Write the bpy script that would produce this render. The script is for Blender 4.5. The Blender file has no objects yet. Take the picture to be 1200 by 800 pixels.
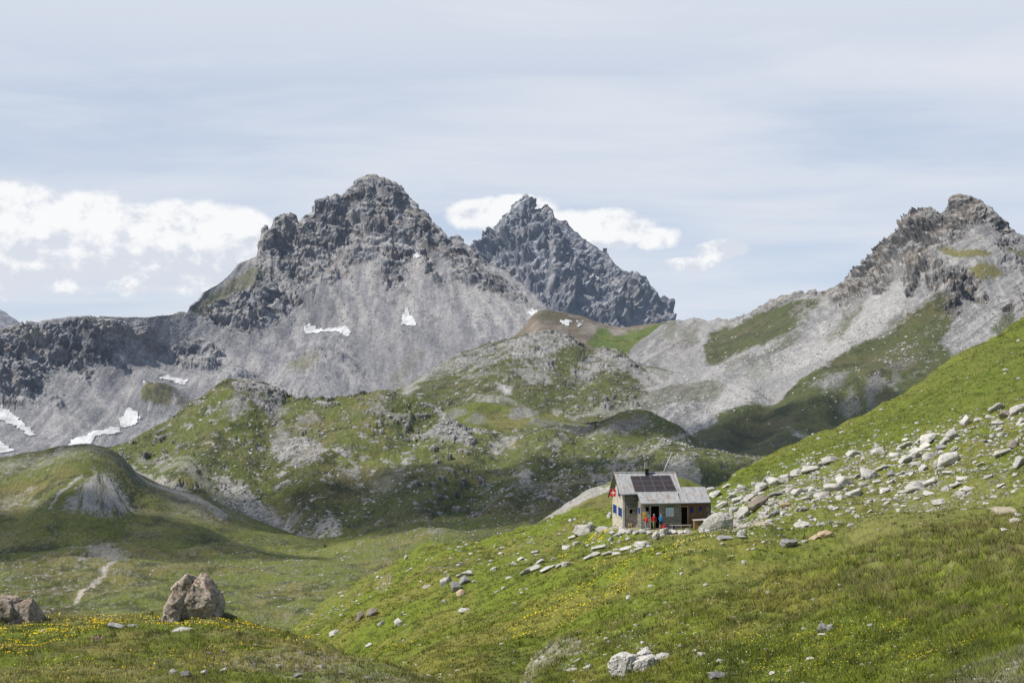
import bpy, bmesh, math, random
import numpy as np
from mathutils import Vector, Matrix
from mathutils.bvhtree import BVHTree

rng = np.random.default_rng(11)
random.seed(5)
scene = bpy.context.scene
COL = scene.collection

# ------------------------------------------------------------------ camera
F = 1667.0
HORIZON = 450.0
TH = math.atan((HORIZON - 400) / F)
cT, sT = math.cos(TH), math.sin(TH)
cam_d = bpy.data.cameras.new('camera'); cam = bpy.data.objects.new('camera', cam_d); COL.objects.link(cam)
cam_d.sensor_width = 36.0; cam_d.lens = 36.0 * F / 1200.0
cam_d.clip_start = 0.5; cam_d.clip_end = 60000
cam.location = (0, 0, 0); cam.rotation_euler = (math.pi / 2 + TH, 0, 0)
scene.camera = cam

def unproj(px, py, D):
    u = (np.asarray(px, float) - 600) / F; v = (400 - np.asarray(py, float)) / F
    den = cT - v * sT
    return np.stack([u / den * D, np.broadcast_to(D, u.shape) * 1.0, (sT + v * cT) / den * D], -1)

# ------------------------------------------------------------------ noise
_perm = rng.permutation(256).astype(np.int32); _perm = np.concatenate([_perm, _perm, _perm])
_g = rng.normal(size=(256, 3)); _g = (_g / np.linalg.norm(_g, axis=1, keepdims=True)).astype(np.float32)

def pn(P, seed=0):
    P = np.asarray(P, np.float64) + seed * 17.37
    i = np.floor(P).astype(np.int32); f = (P - i).astype(np.float32)
    i &= 255
    w = f * f * f * (f * (f * 6 - 15) + 10)
    out = 0
    for dx in (0, 1):
        wx = w[..., 0] if dx else 1 - w[..., 0]
        a = _perm[i[..., 0] + dx]
        for dy in (0, 1):
            wy = wx * (w[..., 1] if dy else 1 - w[..., 1])
            b = _perm[a + i[..., 1] + dy]
            for dz in (0, 1):
                g = _g[_perm[b + i[..., 2] + dz]]
                d = g[..., 0] * (f[..., 0] - dx) + g[..., 1] * (f[..., 1] - dy) + g[..., 2] * (f[..., 2] - dz)
                out = out + d * wy * (w[..., 2] if dz else 1 - w[..., 2])
    return out * 1.5

def fbm(P, o=4, seed=0, gain=.5, lac=2.03):
    s = 0; a = 1; t = 0
    for k in range(o):
        s = s + a * pn(P * lac ** k, seed + k); t += a; a *= gain
    return s / t * 1.4

def ridged(P, o=4, seed=0, gain=.5, lac=2.07):
    s = 0; a = 1; t = 0; w = 1
    for k in range(o):
        n = 1 - np.abs(pn(P * lac ** k, seed + k)) * 1.6
        n = np.clip(n, 0, 1) ** 2 * w
        w = np.clip(n * 1.6, 0.25, 1)
        s = s + a * n; t += a; a *= gain
    return s / t

def sst(a, b, x):
    t = np.clip((x - a) / (b - a), 0, 1); return t * t * (3 - 2 * t)

def mixc(A, B, m):
    return A + (np.asarray(B) - A) * m[..., None]

# ------------------------------------------------------------------ materials
class NT:
    def __init__(s, nt): s.nt = nt; s.N = nt.nodes; s.L = nt.links
    def n(s, t, **kw):
        nd = s.N.new(t)
        for k, v in kw.items(): setattr(nd, k, v)
        return nd
    def put(s, sock, v):
        if isinstance(v, bpy.types.NodeSocket): s.L.new(v, sock)
        elif v is not None: sock.default_value = v
    def m(s, op, a, b=None, c=None, clamp=False):
        nd = s.n('ShaderNodeMath', operation=op, use_clamp=clamp)
        s.put(nd.inputs[0], a); s.put(nd.inputs[1], b); s.put(nd.inputs[2], c)
        return nd.outputs[0]
    def mix(s, f, a, b, mode='MIX'):
        nd = s.n('ShaderNodeMix', data_type='RGBA', blend_type=mode)
        s.put(nd.inputs[0], f); s.put(nd.inputs[6], a); s.put(nd.inputs[7], b)
        return nd.outputs[2]
    def noise(s, vec, scale, detail=4, rough=.55, dist=0):
        nd = s.n('ShaderNodeTexNoise'); s.put(nd.inputs['Vector'], vec)
        nd.inputs['Scale'].default_value = scale; nd.inputs['Detail'].default_value = detail
        nd.inputs['Roughness'].default_value = rough; nd.inputs['Distortion'].default_value = dist
        return nd.outputs[0]
    def ramp(s, f, stops):
        nd = s.n('ShaderNodeValToRGB'); s.put(nd.inputs[0], f)
        e = nd.color_ramp.elements
        while len(e) < len(stops): e.new(0.5)
        for el, (p, c) in zip(e, stops): el.position = p; el.color = (*c, 1) if len(c) == 3 else c
        return nd.outputs[0]
    def rng(s, v, a, b, c=0., d=1., smooth=True):
        nd = s.n('ShaderNodeMapRange'); nd.interpolation_type = 'SMOOTHSTEP' if smooth else 'LINEAR'
        s.put(nd.inputs[0], v)
        for k, x in zip((1, 2, 3, 4), (a, b, c, d)): nd.inputs[k].default_value = x
        return nd.outputs[0]

def new_mat(name):
    m = bpy.data.materials.new(name); m.use_nodes = True
    t = NT(m.node_tree); b = t.N['Principled BSDF']; b.inputs['Roughness'].default_value = .9
    b.inputs['Specular IOR Level'].default_value = .15
    return m, t, b

def bump(t, b, h, strength, dist):
    nd = t.n('ShaderNodeBump'); nd.inputs['Strength'].default_value = strength; nd.inputs['Distance'].default_value = dist
    t.L.new(h, nd.inputs['Height']); t.L.new(nd.outputs[0], b.inputs['Normal'])

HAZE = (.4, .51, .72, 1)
def terrain_mat(name, s, haze=0., bstr=.6):
    """s = size of one picture pixel on the ground, in metres"""
    m, t, b = new_mat(name)
    a = t.n('ShaderNodeAttribute', attribute_name='Col').outputs['Color']
    co = t.n('ShaderNodeTexCoord').outputs['Object']
    n1 = t.noise(co, 1 / (s * 3.0), 5, .65); n2 = t.noise(co, 1 / (s * 11), 4, .6)
    v = t.m('MULTIPLY', t.rng(n1, .25, .75, .62, 1.38, False), t.rng(n2, .25, .75, .82, 1.18, False))
    hs = t.n('ShaderNodeHueSaturation'); t.L.new(v, hs.inputs['Value']); t.L.new(a, hs.inputs['Color'])
    t.L.new(hs.outputs[0], b.inputs['Base Color'])
    bump(t, b, n1, bstr, s * 2.2)
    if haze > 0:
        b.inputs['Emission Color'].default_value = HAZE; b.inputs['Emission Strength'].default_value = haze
    return m

def simple_mat(name, c, rough=.8, var=.15, scale=8, bumps=.2, metal=0):
    m, t, b = new_mat(name)
    co = t.n('ShaderNodeTexCoord').outputs['Object']
    n = t.noise(co, scale, 5, .6)
    hs = t.n('ShaderNodeHueSaturation'); hs.inputs['Color'].default_value = (*c, 1)
    t.L.new(t.rng(n, .25, .75, 1 - var, 1 + var, False), hs.inputs['Value'])
    t.L.new(hs.outputs[0], b.inputs['Base Color']); b.inputs['Roughness'].default_value = rough
    b.inputs['Metallic'].default_value = metal
    if bumps: bump(t, b, n, bumps, .02)
    return m

# ------------------------------------------------------------------ mesh helpers
def mesh_np(name, V, faces, col=None, smooth=True, normals=None):
    """faces: (n,3) or (n,4) int array"""
    me = bpy.data.meshes.new(name)
    V = np.asarray(V, np.float32).reshape(-1, 3); faces = np.asarray(faces, np.int32); k = faces.shape[1]
    me.vertices.add(len(V)); me.vertices.foreach_set('co', V.ravel())
    me.loops.add(faces.size); me.loops.foreach_set('vertex_index', faces.ravel())
    me.polygons.add(len(faces)); me.polygons.foreach_set('loop_start', np.arange(len(faces), dtype=np.int32) * k)
    me.update(calc_edges=True)
    me.polygons.foreach_set('use_smooth', np.full(len(faces), smooth))
    if col is not None:
        at = me.color_attributes.new('Col', 'FLOAT_COLOR', 'POINT')
        c = np.ones((len(V), 4), np.float32); c[:, :3] = np.clip(col.reshape(-1, 3), 0, 1)
        at.data.foreach_set('color', c.ravel())
    me.validate(); me.update()
    if normals is not None:
        me.normals_split_custom_set_from_vertices(np.asarray(normals, np.float32).reshape(-1, 3))
    return me

def link(name, me, mat=None, parent=None, label=None, cat=None, group=None, kind=None):
    o = bpy.data.objects.new(name, me); COL.objects.link(o)
    if mat is not None and me is not None:
        me.materials.clear(); me.materials.append(mat)
    if parent: o.parent = parent
    if label: o['label'] = label
    if cat: o['category'] = cat
    if group: o['group'] = group
    if kind: o['kind'] = kind
    return o

def grid_faces(R, C):
    i = np.arange(R * C).reshape(R, C)
    return np.stack([i[:-1, :-1], i[:-1, 1:], i[1:, 1:], i[1:, :-1]], -1).reshape(-1, 4)

def gsm(a, s):
    if s <= 0: return a
    r = int(s * 3); k = np.exp(-.5 * (np.arange(-r, r + 1) / s) ** 2); k /= k.sum()
    return np.convolve(np.pad(a, r, mode='edge'), k, 'valid')

def pchip_rows(Y, ns):
    """Y (K,C) knots; returns interpolated rows with ns[k] sub-rows in each interval"""
    d = np.diff(Y, axis=0); K = len(Y)
    s = np.zeros_like(Y)
    if K > 2:
        a, b = d[:-1], d[1:]
        s[1:-1] = np.where(a * b > 0, 2 * a * b / np.where(np.abs(a + b) < 1e-12, 1, a + b), 0)
    s[0] = d[0]; s[-1] = d[-1]
    out = []
    for k in range(K - 1):
        n = ns[k]
        for j in range(n):
            t = j / n
            out.append(Y[k] * (1 + 2 * t) * (1 - t) ** 2 + s[k] * t * (1 - t) ** 2 + Y[k + 1] * t * t * (3 - 2 * t) + s[k + 1] * t * t * (t - 1))
    out.append(Y[-1])
    return np.array(out)

class Sheet:
    """A hillside or mountain face: lofted between level lines from its foot to its crest, then down the far side."""
    def __init__(s, name, lines, px0, px1, dpx=1.0, dpy=.9, jag=0, back=.25, bslope=.5, smooth=12):
        s.name = name
        px = np.arange(px0, px1 + dpx / 2, dpx)
        Ys, Ds = [], []
        for k, l in enumerate(lines):
            a = np.array(l, float); crest = k == len(lines) - 1
            y = np.interp(px, a[:, 0], a[:, 1]); D = np.interp(px, a[:, 0], a[:, 2])
            sm = (smooth if not crest else (0 if jag else 5)) / dpx
            Ys.append(gsm(y, sm)); Ds.append(gsm(D, max(sm, 12 / dpx)))
        if jag:
            y = Ys[-1]; ysm = np.maximum(gsm(y, 22 / dpx) + jag, y + 4)
            ysm = gsm(ysm, 5 / dpx); ysm = np.maximum(ysm, y + 2)
            ysm = np.minimum(ysm, Ys[-2] - 3)
            f = gsm(np.clip((Ys[-2] - ysm) / np.maximum(Ys[-2] - y, 5), 0, 1), 14 / dpx)
            Ys.insert(-1, np.where(f < .05, (Ys[-2] + y) / 2, ysm)); Ds.insert(-1, Ds[-2] + (Ds[-1] - Ds[-2]) * np.clip(f, .3, .97))
        Ys = np.array(Ys); Ds = np.array(Ds)
        ns = [max(5, int(np.percentile(np.abs(Ys[k + 1] - Ys[k]), 92) / dpy) + 1) for k in range(len(Ys) - 1)]
        PY = pchip_rows(Ys, ns); DD = np.exp(pchip_rows(np.log(Ds), ns))
        PX = np.broadcast_to(px, PY.shape).copy()
        P = unproj(PX, PY, DD)
        # far side
        c = P[-1]; Dc = DD[-1]; rows = []
        for e in (.004, .012, .03, .07, .15, .3, .6, 1.):
            q = c * (1 + e * back)[..., None] if np.ndim(back) else c * (1 + e * back)
            q = q.copy(); run = Dc * e * back
            q[:, 2] = c[:, 2] - run * bslope * min(1, .35 + e * 2)
            rows.append(q)
        s.nvis = len(P)
        P = np.concatenate([P, np.array(rows)]); nb = len(rows)
        s.PX = np.concatenate([PX, np.repeat(PX[-1:], nb, 0)]); s.PY = np.concatenate([PY, np.repeat(PY[-1:], nb, 0)])
        s.P = P; s.R, s.C = P.shape[:2]; s.rows_D = np.concatenate([DD, np.repeat(DD[-1:], nb, 0)])
        s.px = float(np.median(DD[:s.nvis])) / F         # metres per picture pixel
        s.W1 = fbm(P / (s.px * 26), 4, 31, .6); s.W2 = fbm(P / (s.px * 26), 4, 47, .6)
        s.fine = fbm(P / (s.px * 7), 4, 63, .7)
        s.rock = np.zeros(s.PX.shape); s.bumpd = np.zeros(s.PX.shape)
        s.cf = .34 + .66 * sst(0, 18, s.PY - s.PY[s.nvis - 1][None])   # calmer relief right at the skyline
        s.col = np.zeros(s.PX.shape + (3,))
    def normals(s):
        du = np.gradient(s.P, axis=1); dv = np.gradient(s.P, axis=0)
        n = np.cross(du, dv); n /= np.maximum(np.linalg.norm(n, axis=-1, keepdims=True), 1e-9)
        n[n[..., 2] < 0] *= -1
        return n
    def poly(s, pts, feather=4, amp=8, edge=.5):
        a = np.array(pts, float); m = np.zeros(s.PX.shape); mg = feather + amp + 4
        sel = (s.PX > a[:, 0].min() - mg) & (s.PX < a[:, 0].max() + mg) & (s.PY > a[:, 1].min() - mg) & (s.PY < a[:, 1].max() + mg)
        if not sel.any(): return m
        x = s.PX[sel] + s.W1[sel] * amp; y = s.PY[sel] + s.W2[sel] * amp * .8
        ins = np.zeros(x.shape, bool); d = np.full(x.shape, 1e9)
        for k in range(len(a)):
            (x0, y0), (x1, y1) = a[k], a[(k + 1) % len(a)]
            if y0 != y1:
                ins ^= ((y0 > y) != (y1 > y)) & (x < (x1 - x0) * (y - y0) / (y1 - y0) + x0)
            L = max((x1 - x0) ** 2 + (y1 - y0) ** 2, 1e-9); t = np.clip(((x - x0) * (x1 - x0) + (y - y0) * (y1 - y0)) / L, 0, 1)
            d = np.minimum(d, np.hypot(x - x0 - t * (x1 - x0), y - y0 - t * (y1 - y0)))
        sd = np.where(ins, d, -d) + s.fine[sel] * feather * 1.6 * edge
        m[sel] = sst(-feather * .5, feather * .5, sd)
        return m
    def stroke(s, pts, w, feather=2, amp=4):
        a = np.array(pts, float); x = s.PX + s.W1 * amp; y = s.PY + s.W2 * amp * .8; d = np.full(x.shape, 1e9)
        for k in range(len(a) - 1):
            (x0, y0), (x1, y1) = a[k], a[k + 1]
            L = (x1 - x0) ** 2 + (y1 - y0) ** 2; t = np.clip(((x - x0) * (x1 - x0) + (y - y0) * (y1 - y0)) / L, 0, 1)
            d = np.minimum(d, np.hypot(x - x0 - t * (x1 - x0), y - y0 - t * (y1 - y0)))
        return sst(-feather * .5, feather * .5, w / 2 - d + s.fine * feather * .8)
    def bumpat(s, px, py, rx, ry, h):
        r = ((s.PX - px) / rx) ** 2 + ((s.PY - py) / ry) ** 2
        s.bumpd += h * np.exp(-r * 1.2) * (1 + .35 * s.W1)
    def spur(s, pts, w, h):
        a = np.array(pts, float); x = s.PX + s.W1 * 8; y = s.PY + s.W2 * 5; d = np.full(x.shape, 1e9)
        for k in range(len(a) - 1):
            (x0, y0), (x1, y1) = a[k], a[k + 1]
            L = (x1 - x0) ** 2 + (y1 - y0) ** 2; t = np.clip(((x - x0) * (x1 - x0) + (y - y0) * (y1 - y0)) / L, 0, 1)
            d = np.minimum(d, np.hypot(x - x0 - t * (x1 - x0), y - y0 - t * (y1 - y0)))
        e = sst(0, 12, s.PY - s.PY[s.nvis - 1][None])
        s.bumpd += .42 * h * np.exp(-(d / (w * 1.15)) ** 2) * e
    def build(s, mat, label, name=None):
        s.me = mesh_np(name or s.name, s.P, grid_faces(s.R, s.C), s.col)
        s.ob = link(name or s.name, s.me, mat, kind='structure', label=label)
        return s.ob
    def bvh(s, r0=0, r1=None):
        P = s.P[r0:r1]; fc = grid_faces(*P.shape[:2])
        return BVHTree.FromPolygons([tuple(v) for v in P.reshape(-1, 3).tolist()], fc.tolist())

def grass_col(s, lam, fresh=(.13, .165, .03), olive=(.165, .16, .05), dark=(.065, .085, .022), seed=3):
    a = fbm(s.P / lam, 5, seed, .6); b = fbm(s.P / (lam * .23), 4, seed + 9, .6); c = fbm(s.P / (lam * 2.7), 3, seed + 20)
    C = np.broadcast_to(np.array(fresh), s.P.shape).copy()
    C = mixc(C, olive, sst(-.12, .32, a + .35 * c)); C = mixc(C, dark, .85 * sst(.02, .4, b + .4 * a - .25 * c))
    return C

def speckle(s, C, k=.4):
    a = fbm(s.P / (s.px * 2.6), 3, 301, .75); b = fbm(s.P / (s.px * 45), 3, 305)
    C = mixc(C, (.215, .205, .18), k * sst(.12, .42, a + .5 * b))
    return mixc(C, C * .55, .7 * sst(.15, .45, -a + .3 * b))

def rock_col(s, lo=(.085, .085, .09), mid=(.17, .168, .17), hi=(.33, .32, .31), tan=(.24, .2, .16), seed=70, k=1.):
    q = s.P * np.array([1, 1, .7]) / s.px
    a = fbm(q / (30 * k), 5, seed, .62); b = fbm(q / (6 * k), 4, seed + 7, .65); c = fbm(q / (60 * k), 3, seed + 13)
    C = np.broadcast_to(np.array(mid), s.P.shape).copy()
    C = mixc(C, lo, sst(-.1, .35, a + .5 * b)); C = mixc(C, hi, .9 * sst(.02, .4, -a * .8 + b * .8 + .15 * c))
    return mixc(C, tan, .5 * sst(.15, .45, c + .3 * b))

def scree_col(s, base=(.205, .201, .211), light=(.285, .277, .277), dark=(.135, .134, .144), seed=90):
    q = s.P / s.px
    st = fbm(q * np.array([1 / 9., 1 / 60., 1 / 70.]), 4, seed, .6); b = fbm(q / 3.2, 3, seed + 5, .7); c = fbm(q / 50, 3, seed + 9)
    C = np.broadcast_to(np.array(base), s.P.shape).copy()
    C = mixc(C, light, sst(-.1, .35, st + .3 * c)); C = mixc(C, dark, .85 * sst(.05, .42, b * .9 + .35 * c - .35 * st))
    return C

def rock_relief(s, A, lam, seed=110, z=.55, o=6):
    """ribs and gullies: stretched down the fall line, folded by larger noise; lam in metres"""
    q = s.P * np.array([1.25, 1.25, z]) / lam
    w = np.stack([s.W1, s.W2, s.W1 - s.W2], -1) * .25
    r = ridged(q + w, o, seed, .55)
    st = np.abs(((s.P[..., 2] / (lam * .33) + s.W1 * 1.2 + s.P[..., 0] * .18 / lam) % 1) - .5) * 2
    return A * (r - .35) + A * .13 * (st - .5)

_cr = np.random.default_rng(77).random((256, 6)).astype(np.float32)
def facets(P, lam, seed=0, tilt=.9, off=.35):
    """broken rock: every cell of a 3D cell pattern is a tilted plane of its own"""
    q = P / lam + seed * 7.31; i0 = np.floor(q).astype(np.int32); f = (q - i0).astype(np.float32); i0 &= 255
    best = np.full(q.shape[:-1], 9e9, np.float32); val = np.zeros(q.shape[:-1], np.float32)
    for dx in (-1, 0, 1):
        for dy in (-1, 0, 1):
            for dz in (-1, 0, 1):
                h = _perm[_perm[_perm[(i0[..., 0] + dx) & 255] + ((i0[..., 1] + dy) & 255)] + ((i0[..., 2] + dz) & 255)]
                c = _cr[h]; r = f - (c[..., :3] * .9 + np.array([dx, dy, dz], np.float32) + .05)
                d2 = (r * r).sum(-1); m = d2 < best
                v = (r * (c[..., 3:] - .5)).sum(-1) * 2 * tilt + off * (c[..., 3] + c[..., 4] - 1)
                val = np.where(m, v, val); best = np.minimum(best, d2)
    return val * lam
def blur(A, r):
    for ax in (0, 1):
        B = np.pad(A, [(r + 1, r) if k == ax else (0, 0) for k in (0, 1)], mode='edge').cumsum(ax)
        n = A.shape[ax]; A = (np.take(B, np.arange(n) + 2 * r + 1, ax) - np.take(B, np.arange(n), ax)) / (2 * r + 1)
    return A
def crag(s, sel, lams, amps, seed, z=.7):
    out = np.zeros(s.PX.shape); m = sel > .03
    P0 = s.P[m] + np.stack([s.W1[m], s.W2[m], s.fine[m]], -1) * s.px * 3
    P0[:, 2] += .22 * P0[:, 0]                       # the beds dip to the left
    v = 0
    for k, (l, a) in enumerate(zip(lams, amps)):
        big = l > 20
        P = P0 * (np.array([1.2, 1.2, z]) if big else np.array([.62, .62, 1.7]))   # tall buttresses cut by thin beds
        v = v + a * facets(P, l * s.px, seed + k)
    out[m] = v; return out
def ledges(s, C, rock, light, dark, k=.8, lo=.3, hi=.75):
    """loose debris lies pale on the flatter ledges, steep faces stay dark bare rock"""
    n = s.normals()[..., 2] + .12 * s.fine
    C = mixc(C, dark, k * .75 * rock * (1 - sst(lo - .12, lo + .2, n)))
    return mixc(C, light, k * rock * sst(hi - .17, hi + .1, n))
def strata(s, C, rock, dip, seed, k=.75, tan=(.25, .2, .155)):
    h = s.P[..., 2] + dip * s.P[..., 0] + s.W1 * s.px * 7
    q = np.stack([s.P[..., 0] / 70, s.P[..., 1] / 70, h / 4.2], -1) / s.px
    a = fbm(q, 4, seed, .6); b = fbm(q * .45, 3, seed + 6)
    C = mixc(C, C * .42, k * rock * sst(.0, .32, a)); C = mixc(C, np.clip(C * 1.7, 0, .4), k * .8 * rock * sst(.05, .35, -a))
    return mixc(C, tan, .35 * rock * sst(.15, .4, b))
def recolor(s, C):
    s.me.color_attributes['Col'].data.foreach_set('color', np.concatenate([np.clip(C, 0, 1), np.ones(C.shape[:2] + (1,))], -1).astype(np.float32).ravel())
def displace(s, d):
    s.P = s.P + s.normals() * d[..., None]

# ------------------------------------------------------------------ the terrain
SH = {}
# distant slope at the far left
g = Sheet('mountain', [[(-200, 480, 4300), (120, 480, 4300)], [(-200, 250, 5200), (-60, 322, 5200), (0, 362, 5200), (14, 372, 5200), (28, 385, 5200), (60, 415, 5200), (120, 450, 5200)]], -200, 120, 1.5, 1.5)
g.col = scree_col(g, (.24, .235, .24), (.28, .27, .27), (.2, .19, .2)); displace(g, 14 * fbm(g.P / 120, 5, 4))
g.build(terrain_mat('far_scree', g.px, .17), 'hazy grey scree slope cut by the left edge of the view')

# the dark peak behind
e = Sheet('mountain', [
    [(380, 480, 3700), (560, 460, 3700), (700, 440, 3800), (900, 450, 4000)],
    [(380, 430, 4000), (470, 395, 4050), (560, 375, 4080), (640, 365, 4080), (720, 385, 4100), (800, 410, 4150), (900, 440, 4200)],
    [(380, 420, 4300), (460, 385, 4350), (500, 350, 4400), (540, 312, 4420), (557, 293, 4450), (567, 278.5, 4480), (577, 266, 4500), (586, 253, 4520), (593, 245, 4540), (598, 238, 4550), (607, 233.5, 4550), (615, 227.5, 4550), (620, 231, 4550), (625, 237, 4550), (627, 243, 4540), (631, 241, 4540), (642, 237, 4530), (649, 243, 4520), (651.4, 254, 4520), (657, 256, 4500), (662.6, 255, 4500), (669, 261, 4480), (684, 274, 4460), (697, 284, 4450), (706.5, 291, 4440), (709, 287, 4440), (713, 293, 4430), (720, 304.5, 4420), (731, 313.5, 4400), (736, 322.5, 4390), (745, 322.5, 4390), (751.5, 331.5, 4370), (759, 341, 4350), (763, 342, 4350), (767, 348, 4340), (774, 352, 4330), (778.5, 347.7, 4330), (785, 354, 4320), (788, 374, 4300), (800, 392, 4290), (900, 445, 4250)]],
    380, 900, .8, .8, jag=9, back=.12, bslope=1.1)
e.rock[:] = 1
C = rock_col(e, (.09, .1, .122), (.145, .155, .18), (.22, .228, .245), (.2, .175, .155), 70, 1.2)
for pts, w, k in [([(641, 264), (645, 280), (648, 300), (650, 312)], 4, .8), ([(640, 302), (652, 312)], 6, .7), ([(649, 325), (643, 340), (640, 356)], 5, .7), ([(657, 345), (661, 366)], 4, .6), ([(697, 352), (689, 366)], 3.5, .7), ([(720, 360), (740, 372), (757, 384)], 4, .6), ([(600, 330), (625, 345), (640, 360)], 3, .4), ([(676, 320), (700, 345)], 3, .35)]:
    C = mixc(C, (.27, .26, .255), k * e.stroke(pts, w, 3, 6))
C = mixc(C, (.25, .24, .24), .6 * e.poly([(652, 352), (668, 348), (672, 364), (655, 368)], 5, 6))
e.col = C
displace(e, e.cf * (rock_relief(e, 105, 330, 110, .4, 4) + rock_relief(e, 17, 80, 140, .45, 3) + crag(e, e.rock, (80, 34, 15, 7), (.12, .1, .09, .1), 3, .5)) + 3 * e.fine)
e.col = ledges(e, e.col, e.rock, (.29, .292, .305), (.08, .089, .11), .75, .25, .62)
e.col = strata(e, e.col, .85 * e.rock, -.75, 501, .7, (.2, .17, .145))
for pts, w, k in [([(641, 264), (645, 280), (648, 300), (650, 312)], 4, .7), ([(640, 302), (652, 312)], 6, .6), ([(649, 325), (643, 340), (640, 356)], 5, .7), ([(657, 345), (661, 366)], 4, .5), ([(697, 352), (689, 366)], 3.5, .6), ([(720, 360), (740, 372), (757, 384)], 4, .5), ([(600, 330), (625, 345), (640, 360)], 3, .35), ([(676, 320), (700, 345)], 3, .35), ([(610, 262), (600, 290), (585, 310)], 3, .3), ([(690, 300), (712, 335), (735, 360)], 3, .3)]:
    e.col = mixc(e.col, (.27, .265, .268), k * e.stroke(pts, w, 3, 6))
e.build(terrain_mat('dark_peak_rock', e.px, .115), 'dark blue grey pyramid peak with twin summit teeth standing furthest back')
SH['e'] = e

# the big scree mountain on the left
d = Sheet('mountain', [
    [(-200, 580, 1420), (0, 552, 1450), (75, 540, 1480), (150, 515, 1540), (270, 480, 1620), (340, 476, 1660), (450, 474, 1680), (480, 462, 1690), (570, 425, 1750), (650, 405, 1800), (720, 425, 1800)],
    [(-200, 480, 1600), (0, 472, 1640), (60, 450, 1690), (100, 436, 1720), (150, 425, 1780), (200, 416, 1850), (240, 402, 1920), (300, 396, 1990), (340, 390, 2020), (400, 378, 2060), (470, 368, 2060), (520, 372, 2020), (600, 380, 1960), (650, 388, 1900), (720, 410, 1880)],
    [(-200, 398, 1720), (-60, 391, 1720), (0, 388, 1730), (20, 384, 1740), (45, 382, 1750), (75, 378, 1770), (100, 374, 1790), (125, 371, 1810), (145, 372, 1830), (180, 372, 1880), (205, 368, 1940), (218, 366, 1960), (222, 358, 1990), (232, 350, 2020), (238, 342, 2050), (255, 332, 2100), (280, 312, 2160), (300, 303, 2200), (304.5, 302, 2210), (305.5, 279, 2220), (308, 269, 2220), (312, 265, 2220), (315, 274, 2230), (317, 276, 2230), (319, 261, 2240), (322, 254, 2240), (333, 250, 2250), (347, 251, 2260), (349.5, 261, 2270), (352, 256, 2270), (358, 250, 2280), (366, 247.5, 2290), (368.5, 238, 2300), (378, 232, 2310), (382, 229, 2320), (386, 230, 2320), (394, 227, 2330), (400, 230, 2330), (405, 224.5, 2340), (413, 218, 2340), (425, 213, 2350), (440, 210.5, 2350), (455, 211.5, 2350), (462, 216, 2340), (468, 224, 2330), (476, 235, 2320), (487, 239.5, 2310), (491, 246, 2300), (498, 253, 2290), (505, 261, 2280), (515, 268, 2260), (527, 280, 2240), (535, 279, 2230), (552, 290, 2200), (570, 304, 2170), (590, 316, 2130), (610, 332, 2090), (625, 346, 2050), (640, 361, 2000), (660, 384, 1950), (720, 415, 1900)]],
    -200, 720, .9, .85, jag=10, back=.14, bslope=.8)
R = [([(305, 303), (303, 275), (312, 258), (320, 248), (347, 244), (370, 230), (400, 216), (440, 200), (465, 210), (500, 245), (530, 270), (545, 280), (560, 298), (575, 318), (590, 332), (582, 345), (565, 336), (545, 326), (525, 320), (520, 305), (512, 300), (500, 300), (490, 305), (486, 318), (470, 320), (455, 315), (445, 318), (440, 306), (420, 308), (410, 312), (415, 330), (395, 330), (382, 336), (373, 328), (370, 346), (352, 337), (345, 330), (335, 320), (325, 305), (318, 305)], 1),
     ([(312, 318), (326, 322), (340, 340), (350, 356), (346, 366), (330, 372), (325, 385), (310, 385), (303, 395), (290, 392), (280, 385), (265, 380), (245, 378), (235, 366), (255, 358), (285, 345), (300, 330)], .95),
     ([(443, 322), (462, 318), (480, 328), (487, 343), (472, 346), (455, 338), (445, 332)], 1), ([(497, 304), (510, 312), (518, 325), (512, 333), (500, 322)], .95),
     ([(520, 285), (545, 288), (568, 306), (585, 322), (570, 330), (550, 326), (530, 312)], .55), ([(583, 322), (600, 333), (616, 350), (612, 363), (596, 352), (583, 338)], .85), ([(610, 335), (632, 352), (640, 362), (630, 362), (617, 350)], .6), ([(550, 330), (560, 332), (572, 350), (562, 350)], .5),
     ([(-210, 398), (0, 392), (30, 388), (70, 381), (110, 377), (145, 376), (165, 382), (185, 393), (195, 408), (175, 412), (160, 400), (150, 399), (135, 410), (125, 432), (115, 428), (105, 424), (90, 435), (80, 438), (65, 432), (55, 440), (50, 455), (40, 470), (25, 478), (10, 478), (-210, 500)], .95),
     ([(45, 460), (60, 465), (75, 476), (84, 481), (70, 485), (55, 475)], .8), ([(135, 425), (150, 430), (160, 440), (150, 440), (140, 432)], .9), ([(90, 428), (104, 440), (108, 450), (98, 445)], .7), ([(205, 408), (220, 403), (245, 403), (265, 412), (255, 425), (235, 430), (220, 425), (208, 418)], .9),
     ([(345, 430), (365, 423), (400, 418), (415, 425), (424, 440), (420, 447), (400, 445), (370, 440)], .5), ([(235, 442), (265, 434), (285, 434), (300, 441), (280, 448), (250, 450), (238, 448)], .5), ([(362, 392), (380, 390), (410, 396), (420, 410), (390, 415), (374, 412)], .35), ([(450, 390), (480, 388), (500, 392), (490, 405), (460, 402)], .3), ([(330, 440), (350, 452), (390, 455), (400, 462), (350, 462)], .3)]
for pts, w in R: d.rock = np.maximum(d.rock, w * d.poly(pts, 7, 10, 1.3))
for a in [(168, 472, 26, 12, 9), (190, 468, 26, 12, 14), (385, 434, 42, 16, 22), (268, 444, 32, 10, 14), (390, 404, 36, 14, 10), (475, 397, 30, 10, 7), (345, 455, 40, 10, 6)]: d.bumpat(*a)
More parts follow.
